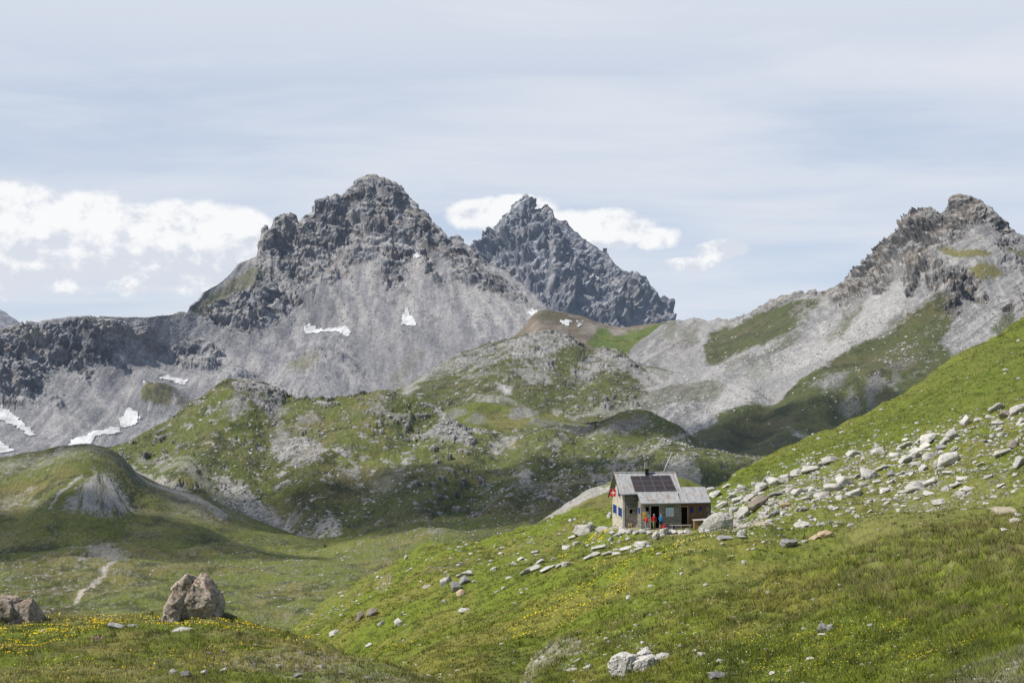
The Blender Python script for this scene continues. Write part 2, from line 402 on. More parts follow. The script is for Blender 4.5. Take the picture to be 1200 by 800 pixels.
for pts, w_ in [([(396, 300), (402, 330), (405, 360)], 7), ([(436, 296), (437, 312)], 6), ([(380, 300), (375, 325), (362, 345)], 5), ([(512, 262), (515, 290), (525, 320)], 4), ([(548, 295), (565, 325)], 5), ([(345, 280), (342, 310)], 4), ([(490, 290), (482, 340)], 8), ([(420, 250), (432, 285)], 5), ([(470, 240), (476, 275)], 4), ([(285, 345), (300, 390)], 4), ([(330, 335), (345, 372)], 5), ([(108, 385), (112, 425)], 4), ([(60, 395), (52, 440)], 4), ([(150, 380), (155, 402)], 5), ([(20, 400), (10, 470)], 3)]:
    d.rock *= 1 - .8 * d.stroke(pts, w_, 5, 8)
C = scree_col(d)
sk = fbm(np.stack([(d.PX + (d.PX - 430) * (400 - d.PY) * .0022) / 7, d.PY / 80, d.PX * 0], -1), 4, 402, .6)
C = mixc(C, (.3, .291, .285), .4 * sst(.02, .35, sk + .6 * d.W1)); C = mixc(C, (.135, .134, .143), .5 * sst(.05, .4, -sk + .3 * d.fine + .5 * d.W2))
for pts, w in [([(395, 345), (372, 372), (365, 388)], 9), ([(452, 350), (450, 378)], 9), ([(520, 335), (540, 372), (548, 400)], 8), ([(598, 365), (622, 388)], 6), ([(330, 390), (350, 415), (390, 420)], 9), ([(265, 395), (285, 425)], 8), ([(70, 450), (110, 490)], 7), ([(125, 445), (150, 480)], 7), ([(500, 380), (520, 410)], 10)]:
    C = mixc(C, (.125, .124, .134), .5 * d.stroke(pts, w, 7, 7))
for pts, w in [([(405, 318), (425, 365), (430, 395)], 8), ([(470, 335), (462, 385)], 8), ([(90, 440), (140, 495)], 7), ([(60, 465), (100, 510)], 7), ([(165, 412), (200, 440)], 7), ([(235, 398), (262, 420), (300, 430)], 8), ([(535, 330), (570, 385)], 6), ([(640, 372), (650, 392)], 5)]:
    C = mixc(C, (.33, .317, .302), .55 * d.stroke(pts, w, 6, 6))
C = mixc(C, (.165, .162, .17), .55 * d.poly([(385, 330), (400, 350), (395, 385), (370, 390), (350, 370), (345, 350)], 10, 8))
C = mixc(C, (.17, .167, .172), .5 * d.poly([(445, 380), (520, 375), (560, 400), (480, 460), (420, 440), (400, 400)], 20, 10))
for pts, w in [([(385, 335), (410, 385)], 5), ([(437, 310), (436, 345)], 6), ([(490, 305), (480, 360)], 7), ([(555, 335), (590, 385)], 5), ([(575, 335), (615, 388)], 4), ([(612, 358), (632, 385)], 5), ([(330, 325), (360, 375)], 4)]:
    C = mixc(C, (.34, .325, .308), .7 * d.stroke(pts, w * 1.3, 6, 5))
C = mixc(C, rock_col(d, (.085, .089, .1), (.16, .163, .175), (.28, .278, .282), (.24, .205, .175)), np.clip(d.rock * 1.15, 0, 1))
C = mixc(C, (.36, .34, .32), .5 * d.poly([(350, 272), (390, 262), (430, 265), (440, 280), (420, 292), (400, 298), (370, 290), (350, 285)], 8, 8) * sst(-.1, .3, d.fine))
C = mixc(C, (.24, .2, .16), .5 * d.poly([(470, 232), (500, 255), (515, 270), (500, 275), (475, 258)], 8, 8))
gm = np.zeros(d.PX.shape)
for pts, w in [([(222, 366), (235, 350), (260, 335), (285, 318), (303, 316), (318, 320), (300, 330), (275, 345), (255, 357), (240, 370)], .7), ([(85, 374), (125, 371), (215, 366), (215, 370), (125, 376), (85, 379)], .5), ([(165, 466), (175, 460), (195, 458), (208, 465), (200, 475), (185, 480), (168, 478)], .95), ([(335, 438), (355, 425), (375, 423), (372, 440), (355, 442)], .6), ([(205, 470), (220, 465), (235, 470), (215, 480)], .6), ([(-40, 393), (20, 386), (22, 390), (-40, 398)], .6), ([(455, 448), (490, 410), (500, 415), (470, 450)], .3), ([(90, 428), (100, 438), (104, 448), (94, 440)], .5)]:
    gm = np.maximum(gm, w * d.poly(pts, 5, 7))
C = mixc(C, grass_col(d, 60, (.1, .105, .035), (.14, .125, .06), (.07, .07, .035)), gm)
d.col = C
displace(d, d.cf * blur(blur(d.rock, 4), 4) ** 1.4 * (rock_relief(d, 30, 170, 110, .5, 3) + crag(d, d.rock, (75, 32, 16, 8), (.2, .28, .26, .26), 13, .6) + 4) + (1 - d.rock) * (12 * fbm(d.P / 150, 3, 8) + 1.1 * d.fine + 2.2 * fbm(d.P * np.array([1, .2, .15]) / 22, 3, 9)) + d.bumpd)
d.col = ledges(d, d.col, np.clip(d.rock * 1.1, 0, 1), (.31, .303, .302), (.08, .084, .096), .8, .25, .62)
d.col = strata(d, d.col, np.clip(d.rock * 1.1, 0, 1) * .9, .2, 502, .7)
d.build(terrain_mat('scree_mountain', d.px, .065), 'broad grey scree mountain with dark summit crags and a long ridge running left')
SH['d'] = d

# grassy brown saddle between the mountains
c_e = Sheet('saddle', [
    [(540, 430, 1560), (640, 425, 1560), (700, 430, 1560), (760, 440, 1540), (860, 450, 1540)],
    [(540, 412, 1750), (590, 402, 1780), (612, 386, 1800), (626, 366, 1820), (636, 360, 1820), (660, 365, 1820), (685, 372, 1820), (700, 379, 1820), (720, 382, 1810), (740, 383, 1800), (765, 380, 1790), (790, 374, 1780), (800, 378, 1760), (860, 405, 1740)]], 540, 860, .9, .9, back=.15)
C = mixc(np.broadcast_to(np.array((.15, .125, .095)), c_e.P.shape).copy(), (.2, .17, .14), sst(-.1, .3, c_e.W1))
C = mixc(C, (.08, .075, .045), .8 * c_e.poly([(622, 372), (640, 358), (665, 366), (680, 375), (660, 380), (640, 378)], 6, 6))
C = mixc(C, (.27, .24, .22), .6 * c_e.poly([(680, 382), (720, 384), (742, 388), (715, 396), (690, 392)], 6, 6))
C = mixc(C, grass_col(c_e, 40, (.1, .135, .032), (.13, .14, .042), (.06, .085, .022)), c_e.poly([(688, 402), (700, 388), (712, 383), (718, 394), (745, 388), (792, 373), (800, 382), (775, 398), (745, 412), (700, 412)], 4, 4))
C = mixc(C, (.3, .29, .285), .8 * c_e.poly([(782, 376), (860, 380), (860, 450), (740, 450), (770, 405)], 6, 6))
c_e.col = C; displace(c_e, 4 * fbm(c_e.P / 60, 5, 5))
c_e.build(terrain_mat('saddle_ground', c_e.px, .04), 'brown and green grassy saddle between the scree mountain and the right ridge')
SH['ce'] = c_e

# the right peak with its scree apron and ridge
f = Sheet('mountain', [
    [(560, 640, 720), (640, 615, 760), (700, 600, 780), (760, 590, 800), (840, 600, 820), (900, 575, 850), (1000, 540, 900), (1100, 500, 930), (1200, 460, 960), (1400, 430, 960)],
    [(560, 560, 960), (640, 528, 1000), (700, 510, 1020), (760, 492, 1040), (800, 482, 1050), (840, 472, 1060), (880, 464, 1070), (920, 452, 1080), (1000, 425, 1080), (1100, 400, 1080), (1200, 390, 1080), (1400, 370, 1080)],
    [(560, 520, 1300), (640, 480, 1330), (700, 450, 1350), (780, 425, 1370), (850, 418, 1330), (940, 402, 1230), (1000, 372, 1190), (1060, 345, 1180), (1100, 338, 1170), (1200, 345, 1150), (1400, 340, 1150)],
    [(560, 500, 1500), (640, 470, 1560), (700, 440, 1600), (740, 405, 1650), (770, 383, 1680), (790, 375, 1680), (800, 376, 1680), (815, 374.5, 1660), (830, 377, 1640), (836, 374, 1620), (843, 371.5, 1600), (853, 374, 1580), (870, 370, 1550), (880, 365, 1530), (895, 355.5, 1500), (899, 351.5, 1490), (905, 349, 1480), (911, 352, 1470), (914, 350, 1470), (922, 348, 1460), (940, 344.5, 1430), (954, 340.5, 1410), (957, 345, 1410), (968, 340, 1390), (985, 335.5, 1370), (995, 332.5, 1360), (1000, 324, 1360), (1012, 307, 1350), (1020, 303, 1350), (1027.5, 297, 1345), (1029, 287, 1345), (1038, 282.5, 1340), (1044.5, 273.5, 1340), (1055, 263.5, 1340), (1062, 256, 1335), (1072, 248, 1335), (1080, 245.5, 1330), (1090, 245.5, 1325), (1100, 250, 1320), (1105, 254, 1310), (1108, 249, 1300), (1115, 240, 1300), (1117, 233, 1295), (1125, 229.5, 1295), (1135, 230.5, 1290), (1150, 237, 1290), (1160, 241.5, 1285), (1168, 249.5, 1280), (1175, 256, 1280), (1182, 261.5, 1280), (1190, 271.5, 1275), (1195, 277, 1270), (1205, 282, 1270), (1240, 300, 1270), (1400, 360, 1250)]],
    560, 1400, .9, .85, jag=8, back=.16, bslope=.7)
R = [([(955, 345), (985, 332), (1000, 318), (1030, 284), (1060, 254), (1080, 240), (1104, 248), (1120, 225), (1150, 230), (1175, 250), (1197, 274), (1180, 280), (1160, 266), (1142, 262), (1132, 275), (1120, 284), (1105, 295), (1095, 290), (1092, 302), (1087, 320), (1075, 342), (1066, 352), (1060, 332), (1066, 314), (1055, 320), (1045, 334), (1035, 345), (1020, 344), (1005, 352), (990, 355), (972, 352)], 1),
     ([(1085, 332), (1105, 318), (1130, 320), (1150, 335), (1158, 354), (1145, 358), (1125, 350), (1120, 366), (1108, 362), (1105, 340), (1095, 346)], .95), ([(983, 360), (998, 355), (990, 370)], .9), ([(1165, 285), (1190, 290), (1185, 298), (1165, 296)], .7), ([(1110, 282), (1135, 277), (1150, 285), (1130, 290)], .35), ([(1170, 310), (1200, 315), (1200, 322), (1170, 318)], .5), ([(1195, 330), (1230, 335), (1230, 380), (1190, 370)], .4),
     ([(1176, 355), (1186, 352), (1188, 364), (1178, 366)], 1),
     ([(845, 374), (870, 367), (895, 352), (910, 346), (930, 344), (955, 339), (950, 351), (930, 357), (905, 361), (880, 374), (855, 382)], .75), ([(800, 373), (845, 370), (840, 385), (800, 390)], .5), ([(930, 370), (945, 360), (950, 366), (936, 376)], .6), ([(780, 402), (800, 398), (812, 410), (790, 420), (775, 415)], .45), ([(1090, 300), (1110, 305), (1108, 316), (1090, 325)], .8)]
for pts, w in R: f.rock = np.maximum(f.rock, w * f.poly(pts, 6, 8, 1.2))
for pts, w_, h_ in [([(880, 470), (840, 510), (800, 560)], 18, 8), ([(905, 465), (880, 500), (850, 560)], 13, -9), ([(960, 450), (930, 500), (900, 550)], 18, 10), ([(1000, 470), (985, 510)], 12, -8), ([(1085, 400), (1040, 440), (1000, 490)], 18, 9), ([(940, 350), (900, 400), (850, 450)], 14, 5), ([(1010, 360), (950, 420), (900, 460)], 12, -6), ([(800, 480), (760, 510), (700, 560)], 16, 8)]: f.spur(pts, w_, h_)
C = scree_col(f, (.22, .216, .216), (.31, .301, .295), (.13, .128, .132))
sk = fbm(np.stack([(f.PX * .52 + f.PY * .85) / 5, (f.PX * .85 - f.PY * .52) / 95, f.PX * 0], -1), 4, 401, .6)
C = mixc(C, (.33, .321, .313), .6 * sst(.0, .35, sk)); C = mixc(C, (.145, .143, .147), .7 * sst(.05, .4, -sk + .3 * f.fine))
C = mixc(C, (.4, .388, .372), .6 * f.poly([(840, 487), (900, 470), (960, 440), (1010, 400), (1050, 366), (1078, 349), (1060, 338), (1020, 352), (970, 386), (920, 420), (870, 440), (825, 472)], 14, 10) * (.5 + .5 * sst(-.3, .1, -sk)))
C = mixc(C, (.2, .196, .2), .7 * f.poly([(880, 447), (930, 433), (965, 428), (950, 444), (910, 462), (885, 464)], 8, 6))
C = mixc(C, (.3, .29, .285), .5 * f.poly([(780, 380), (830, 380), (825, 420), (850, 440), (780, 450)], 10, 8))
gm = np.zeros(f.PX.shape)
for pts, w in [([(828, 400), (835, 386), (860, 380), (890, 370), (915, 362), (945, 352), (962, 350), (948, 370), (925, 390), (905, 400), (880, 411), (845, 421), (828, 425), (825, 410)], .92),
               ([(960, 394), (985, 372), (1005, 356), (1015, 350), (1000, 368), (970, 396)], .45), ([(895, 416), (925, 395), (945, 380), (930, 400), (905, 420)], .6), ([(975, 385), (1000, 362), (1012, 352), (1004, 366), (982, 390)], .7), ([(840, 428), (880, 418), (900, 424), (860, 440)], .4), ([(870, 440), (900, 425), (915, 420), (890, 445)], .35), ([(795, 385), (815, 380), (820, 400), (800, 410)], .5), ([(1010, 398), (1040, 372), (1060, 362), (1030, 392)], .5),
               ([(1122, 338), (1085, 350), (1040, 380), (1000, 405), (962, 440), (930, 457), (900, 469), (870, 478), (845, 486), (815, 502), (780, 522), (740, 520), (700, 540), (640, 580), (540, 600), (540, 700), (1420, 700), (1420, 425), (1200, 400), (1170, 388), (1150, 412), (1120, 422), (1100, 402), (1112, 380), (1118, 365)], .96),
               ([(1095, 292), (1110, 290), (1130, 299), (1157, 303), (1150, 310), (1125, 308)], .8), ([(1135, 321), (1150, 316), (1174, 325), (1165, 331), (1145, 330)], .8), ([(1170, 296), (1200, 303), (1230, 310), (1230, 316), (1190, 308)], .55), ([(1160, 388), (1180, 365), (1192, 372), (1175, 395)], .8),
               ([(700, 500), (740, 470), (790, 452), (830, 448), (852, 454), (840, 466), (800, 474), (760, 488), (730, 505)], .55), ([(780, 375), (795, 374), (790, 395), (775, 395)], .5)]:
    gm = np.maximum(gm, w * f.poly(pts, 5, 6))
for pts, w in [([(950, 460), (975, 449), (998, 445), (990, 456), (965, 466)], .7), ([(985, 472), (1000, 458), (1010, 475), (998, 486), (980, 482)], .45), ([(1012, 462), (1030, 448), (1040, 452), (1022, 468), (1032, 482), (1020, 480)], .6), ([(1040, 455), (1058, 444), (1050, 460)], .6), ([(925, 503), (945, 506), (968, 504), (960, 514), (935, 510)], .7), ([(1040, 440), (1070, 425), (1075, 432), (1050, 445)], .3), ([(775, 556), (790, 534), (812, 540), (820, 560), (800, 584)], .6), ([(720, 540), (760, 515), (820, 490), (825, 495), (770, 522), (735, 545)], .4)]:
    gm *= 1 - w * f.poly(pts, 6, 7)
gm *= 1 - .55 * sst(.22, .5, fbm(f.P / 9, 4, 77, .7)) * f.poly([(1040, 430), (1090, 370), (1120, 350), (1125, 420), (1070, 450)], 20, 10)
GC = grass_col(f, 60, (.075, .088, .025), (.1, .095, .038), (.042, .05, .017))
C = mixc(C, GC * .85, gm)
gy = f.poly([(1090, 288), (1240, 295), (1240, 335), (1120, 335)], 6, 4)
C = mixc(C, (.17, .155, .06), gy * gm)
C = mixc(C, rock_col(f, (.06, .06, .063), (.13, .127, .125), (.26, .252, .244), (.2, .165, .13), 74), np.clip(f.rock * 1.1, 0, 1))
f.col = C
displace(f, f.bumpd + f.cf * blur(blur(f.rock, 3), 3) ** 1.3 * (rock_relief(f, 20, 100, 210, .5, 3) + crag(f, f.rock, (70, 30, 15, 8), (.18, .28, .28, .28), 23, .6) + 3) + (1 - f.rock) * (9 * fbm(f.P / 130, 3, 18) + .9 * f.fine * (1 - .6 * gm) + 2.4 * fbm(f.P * np.array([1, .5, .3]) / 28, 3, 19)))
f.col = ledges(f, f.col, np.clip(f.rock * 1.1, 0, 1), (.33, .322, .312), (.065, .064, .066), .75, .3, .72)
f.col = strata(f, f.col, np.clip(f.rock * 1.1, 0, 1), -.45, 503, .8)
f.build(terrain_mat('right_peak_ground', f.px, .032), 'right hand rocky peak above a pale scree apron and shaded grass slope')
SH['f'] = f

# rocky green hill in the middle distance
c_d = Sheet('hill', [
    [(400, 500, 1120), (500, 492, 1120), (570, 496, 1110), (650, 500, 1090), (740, 495, 1080), (880, 490, 1100)],
    [(400, 480, 1220), (440, 470, 1240), (500, 448, 1250), (570, 440, 1240), (650, 440, 1220), (740, 445, 1210), (800, 460, 1210), (880, 476, 1210)],
    [(400, 490, 1300), (440, 474, 1330), (470, 457, 1350), (490, 441, 1360), (515, 425, 1370), (540, 412, 1380), (565, 402, 1390), (590, 396, 1395), (610, 392, 1395), (630, 388, 1395), (650, 388, 1390), (670, 392, 1380), (690, 404, 1360), (705, 405, 1350), (725, 408, 1340), (745, 424, 1320), (775, 432, 1300), (800, 441, 1300), (880, 470, 1280)]], 400, 880, .9, .85, jag=3, back=.12)
for pts, w in [([(535, 414), (565, 406), (602, 400), (596, 424), (575, 430), (550, 432), (533, 428)], .75), ([(598, 399), (640, 387), (670, 392), (672, 405), (656, 412), (648, 430), (620, 432), (600, 425)], .95), ([(600, 436), (640, 431), (645, 450), (615, 452)], .7), ([(668, 428), (690, 415), (720, 409), (742, 424), (735, 438), (700, 435), (690, 446), (672, 442)], .9), ([(723, 428), (745, 421), (757, 432), (735, 440)], 1), ([(490, 442), (520, 421), (545, 414), (540, 430), (510, 442)], .45), ([(540, 440), (580, 438), (590, 446), (560, 450)], .35)]:
    c_d.rock = np.maximum(c_d.rock, w * c_d.poly(pts, 4, 8, 1.))
c_d.rock = np.maximum(c_d.rock, .9 * sst(.27, .36, fbm(c_d.P * np.array([1, 1, 1.5]) / (c_d.px * 15), 4, 430, .6)))
c_d.rock *= sst(-.45, .05, fbm(c_d.P / 18, 4, 33, .65))
for pts, w_, h_ in [([(630, 392), (600, 430), (560, 475)], 22, 9), ([(700, 408), (680, 440), (640, 480)], 14, -9), ([(745, 428), (720, 450), (700, 490)], 16, 8), ([(560, 405), (530, 440), (500, 480)], 18, -6)]: c_d.spur(pts, w_, h_)
C = speckle(c_d, grass_col(c_d, 50, (.083, .096, .028), (.105, .1, .04), (.042, .05, .02)))
C = mixc(C, (.12, .115, .08), .4 * sst(.1, .35, c_d.fine))
for pts, w in [([(582, 456), (600, 458), (602, 468), (590, 466)], .9), ([(640, 484), (658, 479), (655, 486), (645, 488)], .8), ([(735, 440), (770, 433), (880, 455), (880, 490), (800, 475), (760, 460)], .8), ([(690, 405), (745, 424), (735, 430), (700, 412)], .6), ([(465, 462), (495, 438), (520, 423), (516, 430), (492, 448), (472, 468)], .7), ([(660, 490), (760, 462), (800, 470), (740, 490)], .45), ([(545, 468), (590, 470), (620, 476), (570, 476)], .5)]:
    C = mixc(C, scree_col(c_d, (.33, .32, .31), (.4, .385, .37), (.22, .21, .21)), w * c_d.poly(pts, 5, 8))
C = mixc(C, (.42, .39, .36), .8 * c_d.stroke([(738, 424), (752, 432), (765, 441), (778, 452)], 2.5, 2, 2))
C = mixc(C, rock_col(c_d, (.09, .09, .092), (.2, .197, .19), (.36, .35, .335)), np.clip(c_d.rock * 1.15, 0, 1))
c_d.col = C
displace(c_d, c_d.bumpd + blur(blur(c_d.rock, 3), 3) * (crag(c_d, c_d.rock, (18, 8, 4), (.24, .26, .26), 33, 1.) + 1.5) + (1 - c_d.rock) * (6 * fbm(c_d.P / 80, 4, 28) + .9 * c_d.fine))
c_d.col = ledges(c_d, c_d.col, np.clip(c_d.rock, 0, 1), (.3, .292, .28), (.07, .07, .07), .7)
c_d.col = mixc(c_d.col, c_d.col * .38, np.clip(c_d.rock, 0, 1) * sst(.06, .32, fbm(c_d.P / (c_d.px * 4.5), 3, 411, .7)))
c_d.build(terrain_mat('rocky_hill', c_d.px, .028), 'rounded green hill broken by grey rock bands below the saddle')
SH['cd'] = c_d

c_m = Sheet('hill', [
    [(440, 520, 960), (560, 520, 960), (650, 520, 960), (760, 520, 960)],
    [(440, 510, 1010), (500, 492, 1020), (530, 479, 1030), (560, 471, 1035), (590, 474, 1035), (620, 475, 1035), (650, 486, 1030), (690, 498, 1020), (760, 512, 1000)]], 440, 760, .9, .9, back=.06)
C = grass_col(c_m, 40, (.12, .14, .034), (.165, .155, .055), (.08, .085, .028))
for pts, w in [([(592, 484), (610, 474), (632, 482), (622, 492), (600, 492)], .75), ([(545, 492), (560, 482), (572, 495), (560, 500)], .5), ([(500, 500), (540, 478), (548, 482), (520, 502)], .6), ([(620, 492), (680, 496), (680, 504), (620, 500)], .5)]:
    C = mixc(C, scree_col(c_m), w * c_m.poly(pts, 5, 6))
c_m.col = C; displace(c_m, 3 * fbm(c_m.P / 45, 4, 38) + .5 * c_m.fine)
c_m.build(terrain_mat('mound_ground', c_m.px, .022), 'low olive mound with grey bare flank on the shelf above the valley')
SH['cm'] = c_m

# big green hill across the valley
c_c = Sheet('hill', [
    [(40, 650, 640), (180, 650, 650), (250, 655, 660), (330, 660, 660), (400, 655, 660), (450, 650, 660), (520, 645, 650), (600, 640, 650), (720, 640, 640), (920, 640, 640)],
    [(40, 612, 690), (180, 606, 700), (250, 624, 700), (330, 632, 705), (400, 628, 705), (450, 612, 705), (520, 604, 700), (600, 602, 700), (660, 605, 690), (720, 600, 690), (920, 590, 700)],
    [(40, 575, 760), (90, 565, 770), (180, 548, 785), (250, 540, 790), (330, 548, 785), (400, 548, 780), (450, 538, 775), (520, 548, 770), (600, 548, 770), (700, 543, 775), (800, 525, 800), (920, 540, 800)],
    [(40, 565, 800), (90, 545, 820), (130, 523, 835), (170, 503, 845), (200, 490, 855), (220, 476, 865), (245, 460, 872), (262, 450, 875), (272, 446, 878), (285, 444, 880), (305, 445.5, 880), (318, 452, 878), (330, 458, 876), (345, 461, 875), (380, 462, 875), (405, 460, 875), (425, 455, 875), (445, 452.5, 872), (460, 457, 870), (485, 465, 868), (505, 473, 866), (525, 485, 864), (545, 497, 862), (560, 500, 862), (590, 505, 864), (620, 500, 868), (650, 498, 872), (690, 500, 876), (712, 490, 880), (735, 483, 885), (755, 484, 888), (775, 492, 888), (800, 508, 885), (830, 530, 880), (860, 552, 875), (920, 580, 870)]], 40, 920, .9, .85, jag=2, back=.1)
for pts, w in [([(270, 452), (288, 443), (308, 444), (326, 454), (334, 465), (324, 476), (315, 487), (300, 478), (290, 468), (278, 470), (270, 462)], .95), ([(262, 480), (280, 468), (296, 484), (280, 493), (265, 494)], .6), ([(318, 520), (335, 512), (355, 510), (375, 520), (380, 545), (360, 551), (335, 546), (322, 535)], .9), ([(350, 486), (370, 481), (374, 494), (355, 500)], .7), ([(316, 500), (335, 498), (340, 520), (320, 520)], .7), ([(400, 531), (415, 528), (413, 540), (402, 540)], .8), ([(400, 550), (420, 545), (415, 558)], .6), ([(428, 473), (450, 468), (472, 475), (484, 486), (460, 492), (435, 487)], .45), ([(494, 503), (515, 491), (535, 497), (546, 510), (556, 526), (540, 523), (515, 516), (500, 510)], .85), ([(460, 548), (475, 530), (490, 518), (482, 540), (468, 552)], .7), ([(700, 512), (735, 492), (765, 490), (740, 510), (715, 522)], .4), ([(690, 552), (720, 541), (742, 530), (762, 518), (746, 536), (715, 556), (695, 564)], .6), ([(640, 532), (655, 513), (668, 518), (652, 537)], .5), ([(685, 510), (705, 505), (700, 520), (688, 525)], .4)]:
    c_c.rock = np.maximum(c_c.rock, w * c_c.poly(pts, 4, 8, 1.1))
c_c.rock = np.maximum(c_c.rock, .9 * sst(.27, .36, fbm(c_c.P * np.array([1, 1, 1.5]) / (c_c.px * 15), 4, 430, .6)))
c_c.rock *= sst(-.5, .05, fbm(c_c.P / 12, 4, 34, .65))
for pts, w_, h_ in [([(285, 452), (262, 495), (225, 560)], 26, 9), ([(335, 468), (318, 510), (310, 560), (330, 615)], 17, -8), ([(442, 458), (410, 500), (372, 560), (385, 610)], 24, 8), ([(505, 485), (450, 540), (412, 600)], 20, -9), ([(562, 505), (520, 560), (470, 600)], 20, 9), ([(600, 512), (575, 550), (520, 600)], 16, -7), ([(655, 500), (640, 540), (590, 590)], 18, 7), ([(715, 492), (690, 530), (640, 590)], 18, 6), ([(690, 505), (665, 545), (620, 590)], 13, -6), ([(180, 505), (170, 545), (190, 590)], 20, -5), ([(250, 560), (300, 590), (360, 630)], 18, -5)]: c_c.spur(pts, w_, h_)
C = speckle(c_c, grass_col(c_c, 55, (.098, .115, .028), (.135, .127, .043), (.048, .058, .019)))
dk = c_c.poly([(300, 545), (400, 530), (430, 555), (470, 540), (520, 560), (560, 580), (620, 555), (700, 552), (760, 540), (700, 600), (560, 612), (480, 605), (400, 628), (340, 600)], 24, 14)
C = C * (1 - .3 * dk)[..., None]  # darker grass tone, partly cloud shade put into the colour
C = mixc(C, (.135, .155, .035), .7 * c_c.stroke([(545, 500), (520, 512), (480, 525), (440, 535), (400, 545)], 9, 9, 6))
C = mixc(C, (.15, .15, .05), .6 * c_c.stroke([(560, 508), (540, 540), (510, 575), (470, 600)], 14, 14, 8))
for pts, w in [([(505, 469), (530, 480), (556, 496), (585, 503), (562, 509), (540, 506), (518, 488)], .9), ([(573, 524), (588, 508), (604, 511), (600, 520), (580, 528)], .85), ([(600, 556), (615, 551), (624, 565), (618, 574), (605, 566)], .85), ([(246, 562), (268, 560), (287, 563), (300, 578), (322, 592), (336, 604), (345, 622), (362, 628), (345, 634), (320, 620), (295, 606), (280, 595), (260, 578)], .85), ([(358, 633), (375, 620), (390, 613), (402, 626), (396, 634)], .8), ([(330, 605), (345, 598), (352, 606), (340, 615)], .6), ([(300, 465), (330, 462), (340, 475), (322, 490), (312, 485)], .5), ([(640, 500), (690, 500), (700, 506), (640, 508)], .5), ([(776, 556), (790, 536), (812, 540), (820, 560), (800, 582)], .6), ([(535, 508), (548, 512), (560, 528), (545, 528)], .7), ([(430, 560), (450, 552), (470, 548), (480, 555), (450, 575)], .25), ([(325, 495), (335, 490), (330, 525), (318, 530)], .4)]:
    C = mixc(C, scree_col(c_c, (.36, .34, .325), (.45, .425, .4), (.25, .235, .225)), w * c_c.poly(pts, 5, 7, .9) * (.45 + .55 * sst(-.25, .15, fbm(c_c.P / 4, 3, 81, .7))))
for pts, w, k in [([(140, 540), (165, 553), (190, 568), (225, 586), (262, 604)], 7, .65), ([(200, 600), (250, 614)], 6, .55), ([(240, 560), (200, 540), (160, 530)], 6, .3), ([(700, 565), (760, 535), (790, 516), (830, 495)], 4, .6), ([(560, 590), (600, 575), (690, 560)], 5, .2), ([(190, 548), (245, 575), (290, 610)], 10, .35)]:
    C = mixc(C, (.38, .36, .34), k * c_c.stroke(pts, w, 5, 8))
C = mixc(C, rock_col(c_c, (.1, .1, .1), (.22, .215, .205), (.38, .37, .35)), np.clip(c_c.rock * 1.1, 0, 1))
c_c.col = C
displace(c_c, c_c.bumpd + blur(blur(c_c.rock, 3), 3) * (crag(c_c, c_c.rock, (14, 6, 3), (.22, .26, .26), 43, 1.) + .8) + (1 - c_c.rock) * (6.5 * fbm(c_c.P / 75, 4, 48, .45) + .6 * c_c.fine + 1.6 * fbm(c_c.P * np.array([1, .5, .5]) / 16, 3, 49)))
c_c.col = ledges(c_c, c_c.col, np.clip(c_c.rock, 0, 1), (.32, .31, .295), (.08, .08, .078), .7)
c_c.col = mixc(c_c.col, c_c.col * .38, np.clip(c_c.rock, 0, 1) * sst(.06, .32, fbm(c_c.P / (c_c.px * 4.5), 3, 411, .7)))
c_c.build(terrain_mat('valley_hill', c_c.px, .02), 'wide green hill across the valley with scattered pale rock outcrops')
SH['cc'] = c_c

# left hill with the bare grey cone
c_b = Sheet('hill', [
    [(-200, 690, 470), (0, 690, 480), (100, 680, 500), (200, 670, 520), (380, 670, 560)],
    [(-200, 640, 530), (0, 640, 535), (100, 614, 560), (200, 620, 575), (280, 634, 610), (380, 650, 620)],
    [(-200, 580, 580), (0, 580, 590), (60, 568, 595), (110, 562, 598), (160, 585, 610), (220, 602, 640), (300, 620, 660), (380, 640, 660)],
    [(-200, 532, 640), (0, 534.5, 650), (20, 533, 652), (40, 530, 655), (60, 527, 658), (75, 524.5, 660), (95, 524, 662), (112, 525.5, 664), (125, 530, 668), (140, 537, 675), (170, 555, 690), (200, 570, 700), (240, 583, 705), (280, 602, 710), (380, 640, 715)]], -200, 380, .9, .85, back=.1)
c_b.bumpat(112, 585, 60, 34, 1.5)
for pts, w_, h_ in [([(95, 528), (75, 570), (40, 640)], 24, 4), ([(45, 535), (20, 590), (-10, 640)], 20, -5), ([(168, 556), (158, 600), (140, 640)], 18, -5), ([(230, 582), (235, 630)], 22, 4)]: c_b.spur(pts, w_, h_)
C = speckle(c_b, grass_col(c_b, 45, (.112, .126, .031), (.148, .135, .048), (.056, .064, .022)))
for pts, w in [([(-210, 535), (0, 537), (60, 529), (100, 525), (130, 532), (120, 538), (95, 538), (60, 546), (0, 552), (-210, 560)], .65), ([(130, 532), (160, 550), (190, 566), (230, 582), (215, 584), (175, 572), (145, 556), (125, 545)], .4), ([(-30, 590), (10, 575), (36, 566), (30, 574), (0, 590)], .6), ([(190, 580), (240, 590), (290, 612), (240, 610), (200, 600)], .35), ([(28, 578), (40, 570), (36, 582)], .6)]:
    C = mixc(C, scree_col(c_b, (.25, .24, .225), (.36, .34, .32), (.15, .145, .13)), w * c_b.poly(pts, 9, 9, 1.2) * (.35 + .65 * sst(-.2, .2, fbm(c_b.P / 4.5, 4, 420, .7))))
C = mixc(C, (.36, .345, .33), .8 * c_b.stroke([(58, 597), (70, 580), (95, 560)], 3, 3, 3))
C = mixc(C, (.4, .38, .35), .6 * c_b.stroke([(150, 545), (180, 566), (235, 594), (262, 606)], 6, 5, 6))
